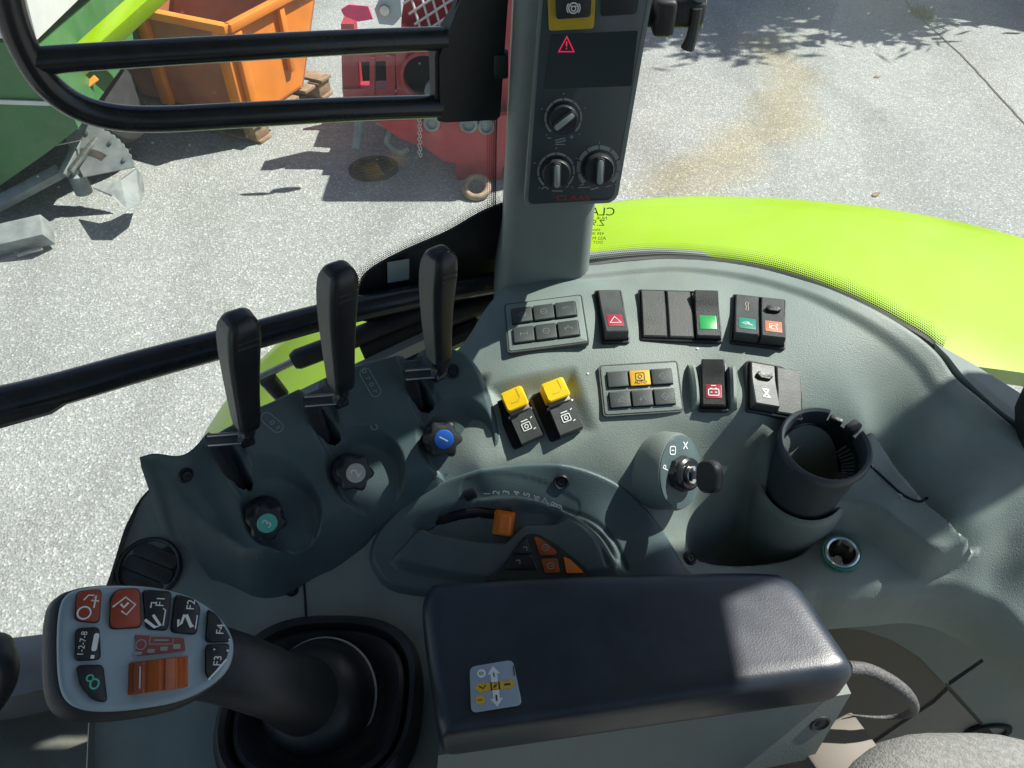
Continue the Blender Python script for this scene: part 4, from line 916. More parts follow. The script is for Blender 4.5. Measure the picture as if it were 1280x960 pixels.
keypad([(631, 382), (726, 371), (734, 428), (638, 440)], [('fan', K), ('ring', K), ('arc', K), ('axle', K), ('ring', K), ('axle4', K)], 'grey six key pad with dark keys next to the hazard switch')
keypad([(750, 459), (845, 453), (852, 512), (756, 520)], [(None, K), ('pto', 'yellowkey'), ('diamond', K), ('plough', K), ('arrow', K), ('diamond', K)], 'grey six key pad with one yellow AUTO key')

# ------------------------------------------------------------------ rocker switches
def frame_of(q, n_, parent):
    f, wd, ht = quad_frame(q, Sbase, .0); M = f.M()
    g = B(); a = rr(wd + .0026, ht + .0026, .0022, 3); b_ = rr(wd, ht, .0014, 3); c_ = rr(wd - .001, ht - .001, .001, 3)
    loft(g, [[M @ Vector((x, y, z)) for x, y in o_] for o_, z in ((a, -.004), (a, .0016), (b_, .0022), (c_, .0014), (c_, -.0006))], (False, True))
    obj('switch_frame', g, 'black', parent); return f, wd, ht
def rocker(f, wd, ht, cx, label, lens=None, kind=None, state='up', lug=None, rmat='rocker'):
    M = f.M() @ T((cx, 0, 0)); root = thing('rocker_switch', label, 'switch', M, 'rocker switches')
    h = ht / 2 - .0012; wv = wd
    if state == 'up': pr = [(-h, -.0005), (-h + .001, .0120), (-h + .002, .0130), (-h * .1, .0085), (h * .3, .0065), (h - .001, .0058), (h, .005), (h, -.0005)]
    elif state == 'down': pr = [(-h, -.0005), (-h, .0060), (-h + .0012, .0070), (h * .12, .0085), (h * .3, .0100), (h * .80, .0128), (h * .84, .0120), (h * .86, .002), (h, .0018), (h, -.0005)]
    else: pr = [(-h, -.0005), (-h, .0038), (-h + .001, .0048), (0, .0056), (h - .001, .0048), (h, .0038), (h, -.0005)]
    g = B(); xs_ = (-wv / 2 + .0004, -wv / 2 + .0012, wv / 2 - .0012, wv / 2 - .0004)
    rings = [[M @ Vector((x, y, z - (.0008 if i in (0, 3) and z > .002 else 0))) for y, z in pr] for i, x in enumerate(xs_)]
    rk = obj('rocker', loft(g, rings), rmat, root, 28)
    def top(y):
        for (a, za), (c_, zc) in zip(pr[1:], pr[2:]):
            if a <= y <= c_: return za + (zc - za) * (y - a) / (c_ - a + 1e-9), math.atan2(zc - za, c_ - a)
        return .006, 0
    if lens:
        y = -h * .44; z, sl_ = top(y); ML = M @ T((0, y, z)) @ Matrix.Rotation(sl_, 4, 'X')
        g = B(); prism(g, rr(wv * .68, h * .56, .0008, 3), -.0002, .0004, ML, .0002); ln = obj('lens', g, lens, rk)
        if kind:
            g = B(); sym(kind, g, ML, .0007, 1.0, .0010 if kind == 'tri' else .0008); obj('lens_symbol', g, 'white', ln, 0)
    elif kind:
        y = -h * .40; z, sl_ = top(y); ML = M @ T((0, y, z)) @ Matrix.Rotation(sl_, 4, 'X'); g = B(); sym(kind, g, ML, .0005, 1.1, .0013); obj('rocker_symbol', g, 'white', rk, 0)
    if lug == 'bar':
        y = h * .42; z, sl_ = top(y); ML = M @ T((0, y, z)) @ Matrix.Rotation(sl_, 4, 'X'); g = B(); prism(g, rr(wv * .62, .0058, .0028, 5), -.0005, .0034, ML, .0014, 3); obj('thumb_lug', g, 'black', rk)
    if lug == 'blot':
        y = h * .45; z, sl_ = top(y); ML = M @ T((0, y, z)) @ Matrix.Rotation(sl_, 4, 'X'); g = B(); sym('blot', g, ML, .0004, 1.0, .0008); obj('worn_mark', g, 'spring', rk, 0)
    return root
f, wd, ht = frame_of([(747, 367), (778, 364), (782, 427), (751, 429)], 1, console)
rocker(f, wd - .002, ht, 0, 'dark rocker switch with a white triangle on a red field', 'lred', 'tri')
f, wd, ht = frame_of([(801, 367), (897, 365), (898, 425), (800, 427)], 3, console); c3 = wd / 3
rocker(f, c3 - .0014, ht, -c3, 'plain blank switch cover on the hazard switch side of another blank', state='blank', rmat='blank'); rocker(f, c3 - .0014, ht, 0, 'plain blank switch cover touching the switch with the green lens', state='blank', rmat='blank')
rocker(f, c3 - .0014, ht, c3, 'black rocker switch with a plain bright green lens', 'lgreen', None, 'down', rmat='black')
f, wd, ht = frame_of([(918, 372), (983, 376), (977, 435), (913, 429)], 2, console)
rocker(f, wd / 2 - .0014, ht, -wd / 4, 'dark rocker switch with a pale arrow on a teal green field', 'lteal', 'beacon', 'up', 'blot')
rocker(f, wd / 2 - .0014, ht, wd / 4, 'dark rocker switch with a thumb lug and orange lens', 'lorange', 'seat', 'up', 'bar')
f, wd, ht = frame_of([(873, 452), (906, 452), (908, 513), (874, 513)], 1, console)
rocker(f, wd - .003, ht, 0, 'black rocker switch with a white battery on a red field', 'lred', 'battery', 'down', rmat='black')
# raised guard ribs either side of the battery switch
for x in (866, 916):
    ff = surf_frame(x, 483, Sbase); MM = ff.M(); g = B()
    rings = []
    for k in range(13):
        t_ = -1 + k / 6; hh = .0105 * max(0, 1 - t_ * t_) ** .5; rings.append([MM @ Vector((xx, t_ * .021, zz)) for xx, zz in ((-.0032, -.003), (-.0026, hh * .8), (0, hh + .0004), (.0026, hh * .8), (.0032, -.003))])
    obj('guard_rib', loft(g, rings), 'console', console, 40)
f, wd, ht = frame_of([(937, 458), (1001, 461), (997, 521), (931, 515)], 2, console)
rocker(f, wd / 2 - .0014, ht, -wd / 4, 'dark rocker switch with a thumb lug over a white figure', None, 'hitch', 'up', 'bar')
rocker(f, wd / 2 - .0014, ht, wd / 4, 'plain dark blank switch cover near the cup holder', state='blank', rmat='blank')

# ------------------------------------------------------------------ guarded take-off switches
def guarded(q, label):
    f, wd, ht = quad_frame(q, Sbase, .001); M = f.M(); root = thing('guarded_switch', label, 'switch', f, 'guarded take-off switches'); h = ht / 2
    g = B(); prism(g, rr(wd * 1.5, ht * .98, .003, 4, -wd * .18, 0), -.006, .0006, M, .0004); obj('switch_well', g, 'hole', root)
    g = B(); pr = [(-h, 0), (-h, .006), (-h + .001, .0075), (h * .12, .011), (h * .12, 0)]; loft(g, [[M @ Vector((x, y, z)) for y, z in pr] for x in (-wd / 2, -wd / 2 + .0008, wd / 2 - .0008, wd / 2)]); rk = obj('rocker', g, 'rocker', root, 28)
    ML = M @ T((0, -h * .45, .0092)) @ Matrix.Rotation(math.atan2(.0035, h * 1.05), 4, 'X'); g = B(); sym('pto', g, ML, .0006, .95, .0008); stroke(g, [(-.003, .0052), (.003, .0052)], .0009, ML, .0006); stroke(g, [(.0055, .005), (.0075, .006)], .0008, ML, .0006); stroke(g, [(.0045, -.0045), (.0068, -.004)], .0008, ML, .0006); obj('rocker_symbol', g, 'white', rk, 0)
    g = box((0, h * .22, .0085), (wd * .92, h * .22, .009), M, .0006); obj('spring_plate', g, 'spring', root)
    g = box((0, h * .12, .006), (wd * 1.16, h * .10, .005), M, .0005); obj('hinge_pin', g, 'steel', root)
    g = B(); y0_, y1_ = h * .28, h * 1.02; rings = [[M @ Vector((x, y, z)) for x, y in rr(w_, y1__ - y0__, .0022, 3, 0, (y0__ + y1__) / 2)] for w_, y0__, y1__, z in ((wd * 1.02, y0_ + .001, y1_, .001), (wd * 1.04, y0_, y1_, .012), (wd * .98, y0_ - .002, y1_ - .001, .0185), (wd * .90, y0_ - .001, y1_ - .003, .0196))]
    gd = obj('guard', loft(g, rings), 'yellow', root, 30)
    g = B(); stroke(g, [(wd * .22, h * .92), (wd * .24, h * .55), (wd * .1, h * .44), (-wd * .2, h * .46)], .0008, M, .0199); obj('guard_edge', g, 'yellowkey', gd, 0)
guarded([(627, 498), (653, 489), (680, 546), (654, 559)], 'yellow guarded switch next to the lever housing')
guarded([(675, 489), (702, 480), (727, 537), (700, 550)], 'yellow guarded switch on the keypad side of its twin')

# ------------------------------------------------------------------ ignition lock
ko = atd(850, 590, .640); kax = Vector((.55, -.58, .60)).normalized(); kf2 = Fr(ko, Vector((.55, .83, 0)), kax)
upv = (Vector((0, .75, .66)) - kax * Vector((0, .75, .66)).dot(kax)).normalized(); kf2 = Fr(ko, upv.cross(kax), kax); M = kf2.M()
bs = B(); rings = []
for z, s_, q in ((-.06, 1.06, .006), (-.035, 1.04, .003), (-.018, 1.02, .0), (-.004, 1.0, 0), (0, .95, 0)):
    rings.append([M @ Vector((x * s_ + q * 1.0, y * s_ - q, z)) for x, y in ell(.0255, .0325, 40)])
obj('lock_boss', loft(bs, rings), 'console', console, 40)
ig = thing('ignition_lock', 'ignition lock with a black key on an oval boss', 'lock', kf2)
g = B(); prism(g, ell(.0235, .0305, 40), 0, .0010, M, .0005); fp = obj('lock_plate', g, 'plate', ig)
g = B(); prism(g, ell(.0150, .0150, 8, 0, -.001), .001, .0065, M, .001); obj('lock_nut', g, 'black', ig)
g = B(); lathe(g, [(.0135, .006), (.0135, .0105), (.0115, .012), (.0085, .012), (.0082, .0135), (.0001, .0135)], M @ T((0, -.001, 0)), 28); obj('lock_bezel', g, 'blackpaint', ig)
g = B(); lathe(g, [(.0072, .013), (.0072, .0155), (.0062, .016), (.0001, .016)], M @ T((0, -.001, 0)), 24); obj('lock_barrel', g, 'chrome', ig)
ky = obj('key_blade', box((0, -.001, .019), (.0022, .007, .010), M), 'steel', ig)
g = B(); MK = M @ T((0, -.001, .022)) @ Matrix.Rotation(R(90), 4, 'X') @ Matrix.Rotation(R(90), 4, 'Y'); rings = [[MK @ Vector((x * s_, y * s_ + .010, z)) for x, y in rr(.026, .022, .009, 6)] for s_, z in ((.9, -.0045), (1, -.003), (1, .003), (.9, .0045))]; obj('key_bow', loft(g, rings), 'blackrub', ky, 40)
g = B(); text_bm('P', .0085, M @ T((-.0175, .004, .0014)) @ rz(70), g); stroke(g, [(.002, .019), (.007, .025)], .0011, M, .0014); stroke(g, [(.007, .019), (.002, .025)], .0011, M, .0014); stroke(g, rr(.006, .0065, .0015, 3, -.010, .018), .001, M, .0014, True); stroke(g, [(-.0115, .018), (-.0085, .018)], .0009, M, .0014); obj('lock_marks', g, 'white', fp, 0)

# ------------------------------------------------------------------ cup holder tube
cb = onsurf(1002, 606, S0); ctop = atz(1031, 557, -.482); cax = (ctop - cb).normalized(); cf = Fr(ctop, Vector((1, 0, 0)), cax); M = cf.M(); Lc = (ctop - cb).length + .03
cup = thing('cup_holder', 'black tube shaped cup holder with bristles inside', 'cup holder', cb)
rO = .0362; g = B(); prof_ = [(rO * .84, -Lc - .01), (rO * .90, -Lc * .6), (rO * .955, -.010), (rO * 1.0, -.007), (rO * 1.035, -.002), (rO * 1.02, .002), (rO * .97, .0038), (rO * .91, .002), (rO * .885, -.003), (rO * .875, -.013), (rO * .86, -Lc * .5), (rO * .80, -Lc)]
lathe(g, prof_, M, 72, (False, False)); Mi = M.inverted()
kill = [f_ for f_ in g.faces if (lambda q_: 22 < math.degrees(math.atan2(q_.y, q_.x)) < 68 and q_.z > -.012)(Mi @ f_.calc_center_median())]
bmesh.ops.delete(g, geom=kill, context='FACES'); obj('tube', g, 'tubep', cup, 40)
g = B(); lathe(g, [(rO * .845, -.014), (rO * .80, -Lc * .9), (.0001, -Lc * .9)], M, 40); obj('shade_liner', g, 'hole', cup, 40)  # black inner wall paints in the shade inside the tube
g = B(); lathe(g, [(rO * .95, -.066), (rO * 1.0, -.061), (rO * 1.07, -.062), (rO * 1.13, -.068), (rO * 1.16, -.085), (rO * 1.18, -.16)], M, 48, (False, False)); obj('cup_sleeve', g, 'console', console, 50)
for k in range(20):
    a = R(-120 + k * 7.6); g = B(); tube(g, [M @ Vector((rO * .86 * math.cos(a), rO * .86 * math.sin(a), -.020)), M @ Vector((rO * .60 * math.cos(a), rO * .60 * math.sin(a), -.026))], [.0013, .0009], 5); obj('bristle', g, 'keydark', cup)
g = B(); a = R(38); faces_box(g, (0, 0, 0), (.013, .009, .012), M @ rz(34) @ T((rO * .955, 0, -.004)), .002); faces_box(g, (0, 0, 0), (.005, .011, .008), M @ rz(58) @ T((rO * .94, 0, -.006)), .0015); obj('clip', g, 'black', cup)

# ------------------------------------------------------------------ power socket
f = surf_frame(1052, 691, S0); f = Fr(f.o + f.z * .0008, Vector((1, 0, 0)), f.z); M = f.M()
so_ = thing('power_socket', 'small round chrome power socket with a green ring', 'socket', f)
g = B(); lathe(g, [(.0163, -.002), (.0163, .0010), (.0155, .0016), (.0142, .0012)], M, 36, (False, False)); obj('green_ring', g, 'lteal', so_)
g = B(); lathe(g, [(.0145, .0), (.0142, .0022), (.0128, .0030), (.0112, .0020), (.0106, -.004), (.0102, -.028), (.0001, -.028)], M, 36); obj('chrome_sleeve', g, 'chrome', so_)
g = B(); lathe(g, [(.0035, -.028), (.0035, -.018), (.0001, -.017)], M, 14); obj('centre_contact', g, 'steel', so_)
# lid line on the shelf
g = B(); P = [onsurf(x, y, Sbase) for x, y in spl([(1086, 580), (1105, 598), (1128, 618), (1148, 627), (1160, 622)], 5)]; tube(g, [p + Vector((0, 0, .0002)) for p in P], .0011, 6); obj('lid_seam', g, 'hole', console)
for x, y in ((1090, 583), (1126, 621)):
    f = surf_frame(x, y, Sbase, x + 12, y + 12, .0005); g = B(); stroke(g, [(-.004, -.001), (-.001, .001), (.002, -.0005), (.004, .001)], .0016, f.M(), .0006); obj('paint_scuff', g, 'greyprint', console, 0)
for x, y, s_ in ((872, 436, .0012), (735, 467, .0010)):
    f = surf_frame(x, y, Sbase, lift=.0003); g = B(); fill(g, ell(s_, s_ * .8, 10), f.M(), .0004); obj('paint_fleck', g, 'white', console, 0)

# ================================================================== JOYSTICK, ARMREST, SEAT
jo = atd(180, 814, .462); jn = (-ray(180, 814).normalized() + Vector((.10, .05, 0))).normalized(); jf = Fr(jo, Vector((1, 0, 0)), jn)
HEAD = [(80, 744), (98, 735), (135, 731), (190, 733), (236, 744), (270, 765), (290, 793), (293, 818), (283, 842), (256, 864), (220, 879), (170, 888), (130, 891), (100, 888), (80, 876), (71, 850), (69, 800), (72, 762)]
hl = spl([jf.loc(*p) for p in HEAD], 4, True)
joy = thing('joystick', 'black joystick with a grey button face and orange thumbwheel', 'joystick', atz(393, 875, -.62))
M = jf.M(); hc = (0.004, 0)
def ringj(s_, z, dx=0, dy=0): return [M @ Vector((hc[0] + (x - hc[0]) * s_ + dx, hc[1] + (y - hc[1]) * s_ + dy, z)) for x, y in hl]
obj('head_shell', loft(B(), [ringj(.93, -.001), ringj(1.0, -.0025), ringj(1.03, -.006, -.002, -.002), ringj(1.045, -.014, -.0035, -.004), ringj(.96, -.026, .001), ringj(.75, -.038, .010), ringj(.45, -.044, .02)]), 'blackrub', joy, 50)
obj('head_face', loft(B(), [ringj(.985, -.004), ringj(.985, -.0005), ringj(.955, .0022), ringj(.90, .0028), ringj(.85, .0022)]), 'joygrey', joy, 50)
hf_ = joy.children[1] if len(joy.children) > 1 else None
for nm, q, mm, txt in (('button', [(96, 741), (126, 738), (123, 779), (94, 776)], 'joyred', 'o'), ('button', [(138, 748), (147, 738), (173, 737), (175, 784), (137, 786)], 'joyred', 'd'), ('button', [(178, 739), (213, 741), (208, 788), (182, 786)], 'joydark', 'F1'), ('button', [(219, 744), (241, 750), (249, 760), (244, 793), (213, 790)], 'joydark', 'F2'),
                       ('button', [(259, 762), (270, 770), (286, 798), (284, 802), (256, 803)], 'joydark', 'F4'), ('button', [(256, 807), (286, 806), (280, 826), (262, 850), (256, 842)], 'joydark', 'F3'), ('button', [(95, 787), (123, 785), (125, 824), (94, 826)], 'joydark', 's'), ('button', [(96, 833), (128, 832), (133, 877), (116, 875), (101, 858)], 'joydark', 'b')):
    pts = roundpoly([jf.loc(*p) for p in q], .003, 4)
    c_ = (sum(p[0] for p in pts) / len(pts), sum(p[1] for p in pts) / len(pts))
    g = B(); prism(g, [(c_[0] + (x - c_[0]) * 1.07, c_[1] + (y - c_[1]) * 1.06) for x, y in pts], .0022, .0030, M); obj('button_gap', g, 'joydark', joy)
    g = B(); prism(g, pts, .0025, .0056, M, .0011, 3); o_ = obj(nm, g, mm, joy)
    ML = M @ T((c_[0], c_[1], 0)); g = B(); z = .0059
    if txt[0] == 'F':
        dy = .005 if txt in ('F1', 'F2') else 0; text_bm(txt, .0066, ML @ T((.001, dy, z)) @ rz(90), g)
        if txt == 'F1': stroke(g, [(-.006, -.006), (.0, -.010), (.003, -.009), (-.002, -.003)], .0016, ML, z); stroke(g, [(-.004, .001), (-.004, .004), (-.001, .004)], .0008, ML, z); stroke(g, [(.0045, -.009), (.0045, .0), (.003, .001)], .0007, ML, z)
        if txt == 'F2': stroke(g, [(-.005, -.004), (-.0045, -.008), (-.003, -.006), (-.002, -.001)], .0014, ML, z); stroke(g, [(-.001, -.001), (.003, -.008), (.004, -.007)], .002, ML, z); stroke(g, [(.0055, -.009), (.0055, -.001)], .0007, ML, z)
        if txt == 'F3': stroke(g, [(-.003, -.011), (.001, -.006), (.006, .001)], .0012, ML, z); fill(g, ell(.0007, .0007, 8, .006, .006), ML, z); fill(g, ell(.0006, .0006, 8, -.002, .0065), ML, z)
        if txt == 'F4': fill(g, ell(.0006, .0006, 8, .007, -.006), ML, z)
    elif txt == 'o': stroke(g, ell(.0034, .0034, 16, -.0015, -.004), .0009, ML, z, True); stroke(g, [(-.003, .003), (-.001, .006), (.002, .006)], .0008, ML, z); stroke(g, [(.003, -.001), (.003, .006), (.001, .003), (.005, .003)], .0009, ML, z)
    elif txt == 'd': stroke(g, [(-.006, -.001), (0, .005), (.006, .001), (.002, -.005), (-.001, -.003)], .0009, ML, z); stroke(g, [(-.002, .001), (0, -.001), (.002, .002)], .0012, ML, z)
    elif txt == 's': text_bm('1-2-7-8', .0046, ML @ T((-.0028, 0, z)) @ rz(90), g); fill(g, rr(.0028, .010, .0013, 3, .0036, .001), ML, z); stroke(g, [(.0036, -.008), (.0036, -.006)], .002, ML, z)
    else: stroke(g, ell(.0022, .0026, 12, .001, 0), .001, ML, z, True); stroke(g, ell(.0017, .0017, 12, -.0018, .003), .0009, ML, z, True)
    obj('button_symbol', g, 'white' if txt != 'b' else 'kgreen', o_, 0)
g = B(); prism(g, roundpoly([jf.loc(*p) for p in ((168, 794), (229, 798), (231, 814), (171, 820))], .001), .0024, .0029, M); lb = obj('head_label', g, 'joylabel', joy)
u, v = jf.loc(198, 806); ML = M @ T((u, v, 0)) @ rz(2); g = B(); stroke(g, ell(.0028, .0028, 14, -.010, 0), .0006, ML, .0032, True); stroke(g, rr(.013, .0045, .0006, 2, .001, .0025), .0005, ML, .0032, True); stroke(g, [(-.003, .0025), (.005, .0025)], .0008, ML, .0032)
for k in range(4): fill(g, rr(.0042, .0018 + .0003 * k, .0003, 2, -.011 + k * .0070, -.0048 + k * .0012), ML, .0032)
obj('label_symbols', g, 'greyprint', lb, 0)
# thumbwheel: a ribbed drum sunk in the face
g = B(); prism(g, roundpoly([jf.loc(*p) for p in ((166, 829), (222, 819), (238, 822), (240, 858), (205, 870), (172, 871))], .002), .0020, .0027, M); obj('wheel_well', g, 'joygrey', joy)
u, v = jf.loc(198, 844); ML = M @ T((u, v, -.004)) @ rz(8)
rings = []
for x in (-.0135, -.0128, .0128, .0135):
    rings.append([ML @ Vector((math.sin(a) * r_ * (0.0175 if abs(x) < .013 else .0168), x * 0, math.cos(a) * r_ * (0.0175 if abs(x) < .013 else .0168))) + (ML.to_3x3() @ Vector((0, x * .66, 0))) for a, r_ in [(2 * math.pi * k / 96, 1 - .05 * (k % 8 in (0, 1))) for k in range(96)]])
obj('thumbwheel', loft(B(), rings), 'rust', joy, 25)
g = B(); stroke(g, [(0, -.006), (0, .006)], .0009, ML @ Matrix.Rotation(R(-38), 4, 'Y'), .0178); obj('wheel_mark', g, 'white', joy.children[-1], 0)
# stem, collar, boot
cbase = atz(398, 872, -.612)
sp = spl([tuple(cbase), tuple(atd(375, 868, .585)), tuple(atd(335, 852, .540)), tuple(atd(285, 834, .520)), tuple(atd(225, 820, .512))], 6)
rs_ = list(np.interp(np.linspace(0, 1, len(sp)), [0, .2, .45, .75, 1], [.033, .0295, .0235, .0238, .025]))
obj('stem', tube(B(), sp, rs_, 28), 'blackrub', joy, 50)
cax = (Vector(sp[5]) - Vector(sp[0])).normalized(); cax = (cax + Vector((0, -.25, .55))).normalized(); cfm = Fr(cbase, Vector((1, 0, 0)), cax).M()
g = B(); lathe(g, [(.046, -.02), (.046, -.004), (.0445, .0), (.043, .0015), (.042, .010), (.040, .020), (.035, .028), (.026, .033), (.012, .035), (.0001, .035)], cfm, 44); cl_ = obj('collar', g, 'black', joy, 50)
g = B(); lathe(g, [(.0455, -.006), (.0468, -.004), (.0455, -.002)], cfm, 44, (False, False)); obj('collar_ring', g, 'greyplate', cl_)
def sq(r, z, n=52, e=.36):
    o_ = []
    for k in range(n):
        a = 2 * math.pi * k / n; c_, s_ = math.cos(a), math.sin(a); o_.append(Vector((cbase.x + .004 + r * math.copysign(abs(c_) ** (2 * e), c_), cbase.y - .006 + r * .92 * math.copysign(abs(s_) ** (2 * e), s_), CAM.z + z)))
    return o_
obj('boot', loft(B(), [sq(.079, -.63), sq(.079, -.606), sq(.077, -.600), sq(.0735, -.597), sq(.0695, -.600), sq(.068, -.610), sq(.066, -.612), sq(.0645, -.604), sq(.061, -.602), sq(.056, -.606), sq(.050, -.615), sq(.044, -.618)], (False, True)), 'blackrub', joy, 40)

# ------------------------------------------------------------------ armrest
AZ = -.500
arm = thing('armrest', 'padded black armrest lid on a pale grey shell', 'armrest', atz(800, 830, -.56))
AP = [(536, 726), (560, 721), (700, 714), (850, 709), (958, 709), (988, 716), (1012, 738), (1046, 788), (1066, 818), (1072, 832), (1062, 842), (1030, 848), (900, 866), (740, 889), (600, 909), (560, 914), (548, 908), (541, 880), (530, 800), (526, 748)]
ap = spl([(p.x, p.y) for p in (atz(x, y, AZ) for x, y in AP)], 4, True); ac = (sum(p[0] for p in ap) / len(ap), sum(p[1] for p in ap) / len(ap))
def inset(pts, d):
    """move an outline inwards by d"""
    n = len(pts); o_ = []
    for i in range(n):
        a = Vector(pts[i - 1]); c_ = Vector(pts[(i + 1) % n]); t_ = (c_ - a).normalized(); nn = Vector((-t_.y, t_.x)); p = Vector(pts[i])
        if (Vector(ac) - p).dot(nn) < 0: nn = -nn
        o_.append(tuple(p + nn * d))
    return o_
adir = Vector((atz(1010, 790, AZ) - atz(540, 830, AZ)).to_2d()).normalized(); aperp = Vector((-adir.y, adir.x))
al = [(Vector(p) - Vector(ac)) for p in ap]; hu = max(abs(p.dot(adir)) for p in al); hv = max(abs(p.dot(aperp)) for p in al)
def aring(d, z):
    return [Vector((*(Vector(ac) + adir * p.dot(adir) * (1 - d / hu) + aperp * p.dot(aperp) * (1 - d / hv)), CAM.z + AZ + z)) for p in al]
obj('cushion', loft(B(), [aring(d, z) for d, z in ((.003, -.044), (.0005, -.041), (0, -.036), (0, -.014), (.0012, -.008), (.004, -.0035), (.009, -.0008), (.015, .0), (.024, .0))]), 'leather', arm, 80)
obj('shell', loft(B(), [aring(d, z) for d, z in ((.012, -.10), (.008, -.085), (.004, -.0475), (.004, -.0445))]), 'arml', arm, 40)
# shell skirt below the front edge, sloping towards the driver
def az(x, y, z): return atz(x, y, z)
g = B(); top_ = [az(1064, 867, -.547), az(900, 893, -.547), az(740, 915, -.547), az(600, 936, -.547), az(548, 944, -.547)]; low = [az(1016, 948, -.62), az(900, 972, -.62), az(740, 1000, -.62), az(600, 1020, -.62), az(540, 1030, -.62)]
va_ = [[g.verts.new(p) for p in r_] for r_ in (top_, low)]
vb_ = [[g.verts.new(p + Vector((0, .012, -.004))) for p in r_] for r_ in (top_, low)]
n5 = 5
for i in range(n5 - 1):
    g.faces.new((va_[0][i], va_[0][i + 1], va_[1][i + 1], va_[1][i])); g.faces.new((vb_[0][i], vb_[1][i], vb_[1][i + 1], vb_[0][i + 1]))
    g.faces.new((va_[0][i], vb_[0][i], vb_[0][i + 1], va_[0][i + 1])); g.faces.new((va_[1][i], va_[1][i + 1], vb_[1][i + 1], vb_[1][i]))
for i in (0, n5 - 1): g.faces.new((va_[0][i], va_[1][i], vb_[1][i], vb_[0][i]))
sk = obj('shell_skirt', g, 'arml', arm, 40)
pq = (top_[0] * .60 + low[0] * .40); nn = (top_[1] - top_[0]).cross(low[0] - top_[0]).normalized(); nn = nn if nn.y < 0 or nn.z > 0 else -nn
pq = pq + (top_[1] - top_[0]).normalized() * .012
f = Fr(pq, top_[0] - top_[1], nn if nn.dot(CAM - pq) > 0 else -nn); g = B(); lathe(g, [(.0085, -.002), (.0082, .001), (.0068, .0016), (.005, .0002), (.0035, .0012), (.0001, .0012)], f.M(), 20); obj('shell_screw', g, 'black', sk)
# sticker
sf = Fr(atz(619, 858, AZ + .0018), atz(640, 856, AZ) - atz(600, 861, AZ), Vector((0, 0, 1))); g = B(); M = sf.M()
q = roundpoly([sf.loc(*p) for p in ((587, 834), (641, 825), (653, 881), (589, 891))], .004); 
prism(g, q, -.0006, .0004, M, .0002); stk = obj('sticker', g, 'sticker', arm)
def arrow(L, wd, hw, hl): return [(-wd, 0), (-wd, L - hl), (-hw, L - hl), (0, L), (hw, L - hl), (wd, L - hl), (wd, 0)]
for ang, m_ in ((0, 'white'), (180, 'white'), (90, 'yellowkey'), (-90, 'yellowkey')):
    g = B(); fill(g, [(x, y + .0022) for x, y in (arrow(.0115, .0022, .0042, .0055) if m_ == 'white' else arrow(.0115, .0026, .0042, .0045))], M @ rz(ang), .0007); obj('arrow', g, m_, stk, 0)
g = B(); fill(g, rr(.0062, .0052, .0005, 2), M, .0007); obj('arrow_hub', g, 'yellowkey', stk, 0)
g = B(); fill(g, ell(.003, .003, 18, -.008, .0095), M, .0007); obj('white_dot', g, 'white', stk, 0)
g = B(); fill(g, ell(.0032, .0032, 18, -.0105, -.008), M, .0007); obj('yellow_dot', g, 'yellowkey', stk, 0)
g = B(); text_bm('0', .0045, M @ T((-.008, .0095, .0010)) @ rz(90), g); text_bm('1', .0045, M @ T((-.0105, -.008, .0010)) @ rz(90), g); stroke(g, [(-.0105, .0012), (-.008, -.0008), (-.006, .0012)], .0007, M, .0010); stroke(g, [(.006, 0), (.010, 0)], .0012, M, .0010); stroke(g, [(-.001, -.001), (.001, .001)], .0010, M, .0010); stroke(g, [(0, -.006), (0, -.010)], .0010, M, .0010); stroke(g, [(0, .006), (0, .009)], .0008, M, .0010); stroke(g, [(.0135, .005), (.0135, .012)], .0007, M, .0010); obj('sticker_marks', g, 'blackprint', stk, 0)
# beige bracket under the shell
bp_ = atz(1045, 945, -.63); g = box((0, 0, 0), (.055, .040, .03), T(bp_) @ rz(24), .003); bk = solo('mounting_bracket', g, 'beige', 'beige mounting bracket under the end of the armrest', 'bracket', at=bp_)
g = B(); lathe(g, [(.008, 0), (.008, .002), (.006, .0028), (.0001, .0028)], T(bp_ + Vector((-.003, -.021, -.003))) @ rz(24) @ Matrix.Rotation(R(90), 4, 'X'), 18)
o_ = obj('bracket_bolt', g, 'black', None); o_.data.transform(T(-bp_)); o_.parent = bk
# cable loop
ca = spl([tuple(p) for p in (atz(1060, 835, -.545), atz(1085, 838, -.55), atz(1115, 853, -.56), atz(1137, 872, -.575), atz(1142, 888, -.60), atz(1126, 895, -.62), atz(1098, 897, -.625), atz(1060, 893, -.61))], 8)
solo('cable_loop', tube(B(), ca, [.0052] * 22 + [.0048 - .00013 * i for i in range(len(ca) - 22)], 14), 'braid', 'braided grey cable loop at the end of the armrest', 'cable', at=Vector(ca[0]))
# seat
scn = atz(1190, 1055, -.60); g = B()
rings = []
for r_, z in ((1.0, -.12), (1.03, -.07), (1.0, -.035), (.93, -.012), (.82, .002), (.66, .012), (.45, .018), (.2, .020)):
    rings.append([scn + Vector((x * r_, y * r_, z)) for x, y in rr(.27, .24, .115, 10, .040, -.035)])
solo('seat_cushion', loft(g, rings), 'fabric', 'grey woven seat cushion corner beside the armrest', 'seat', smooth=60, at=scn)

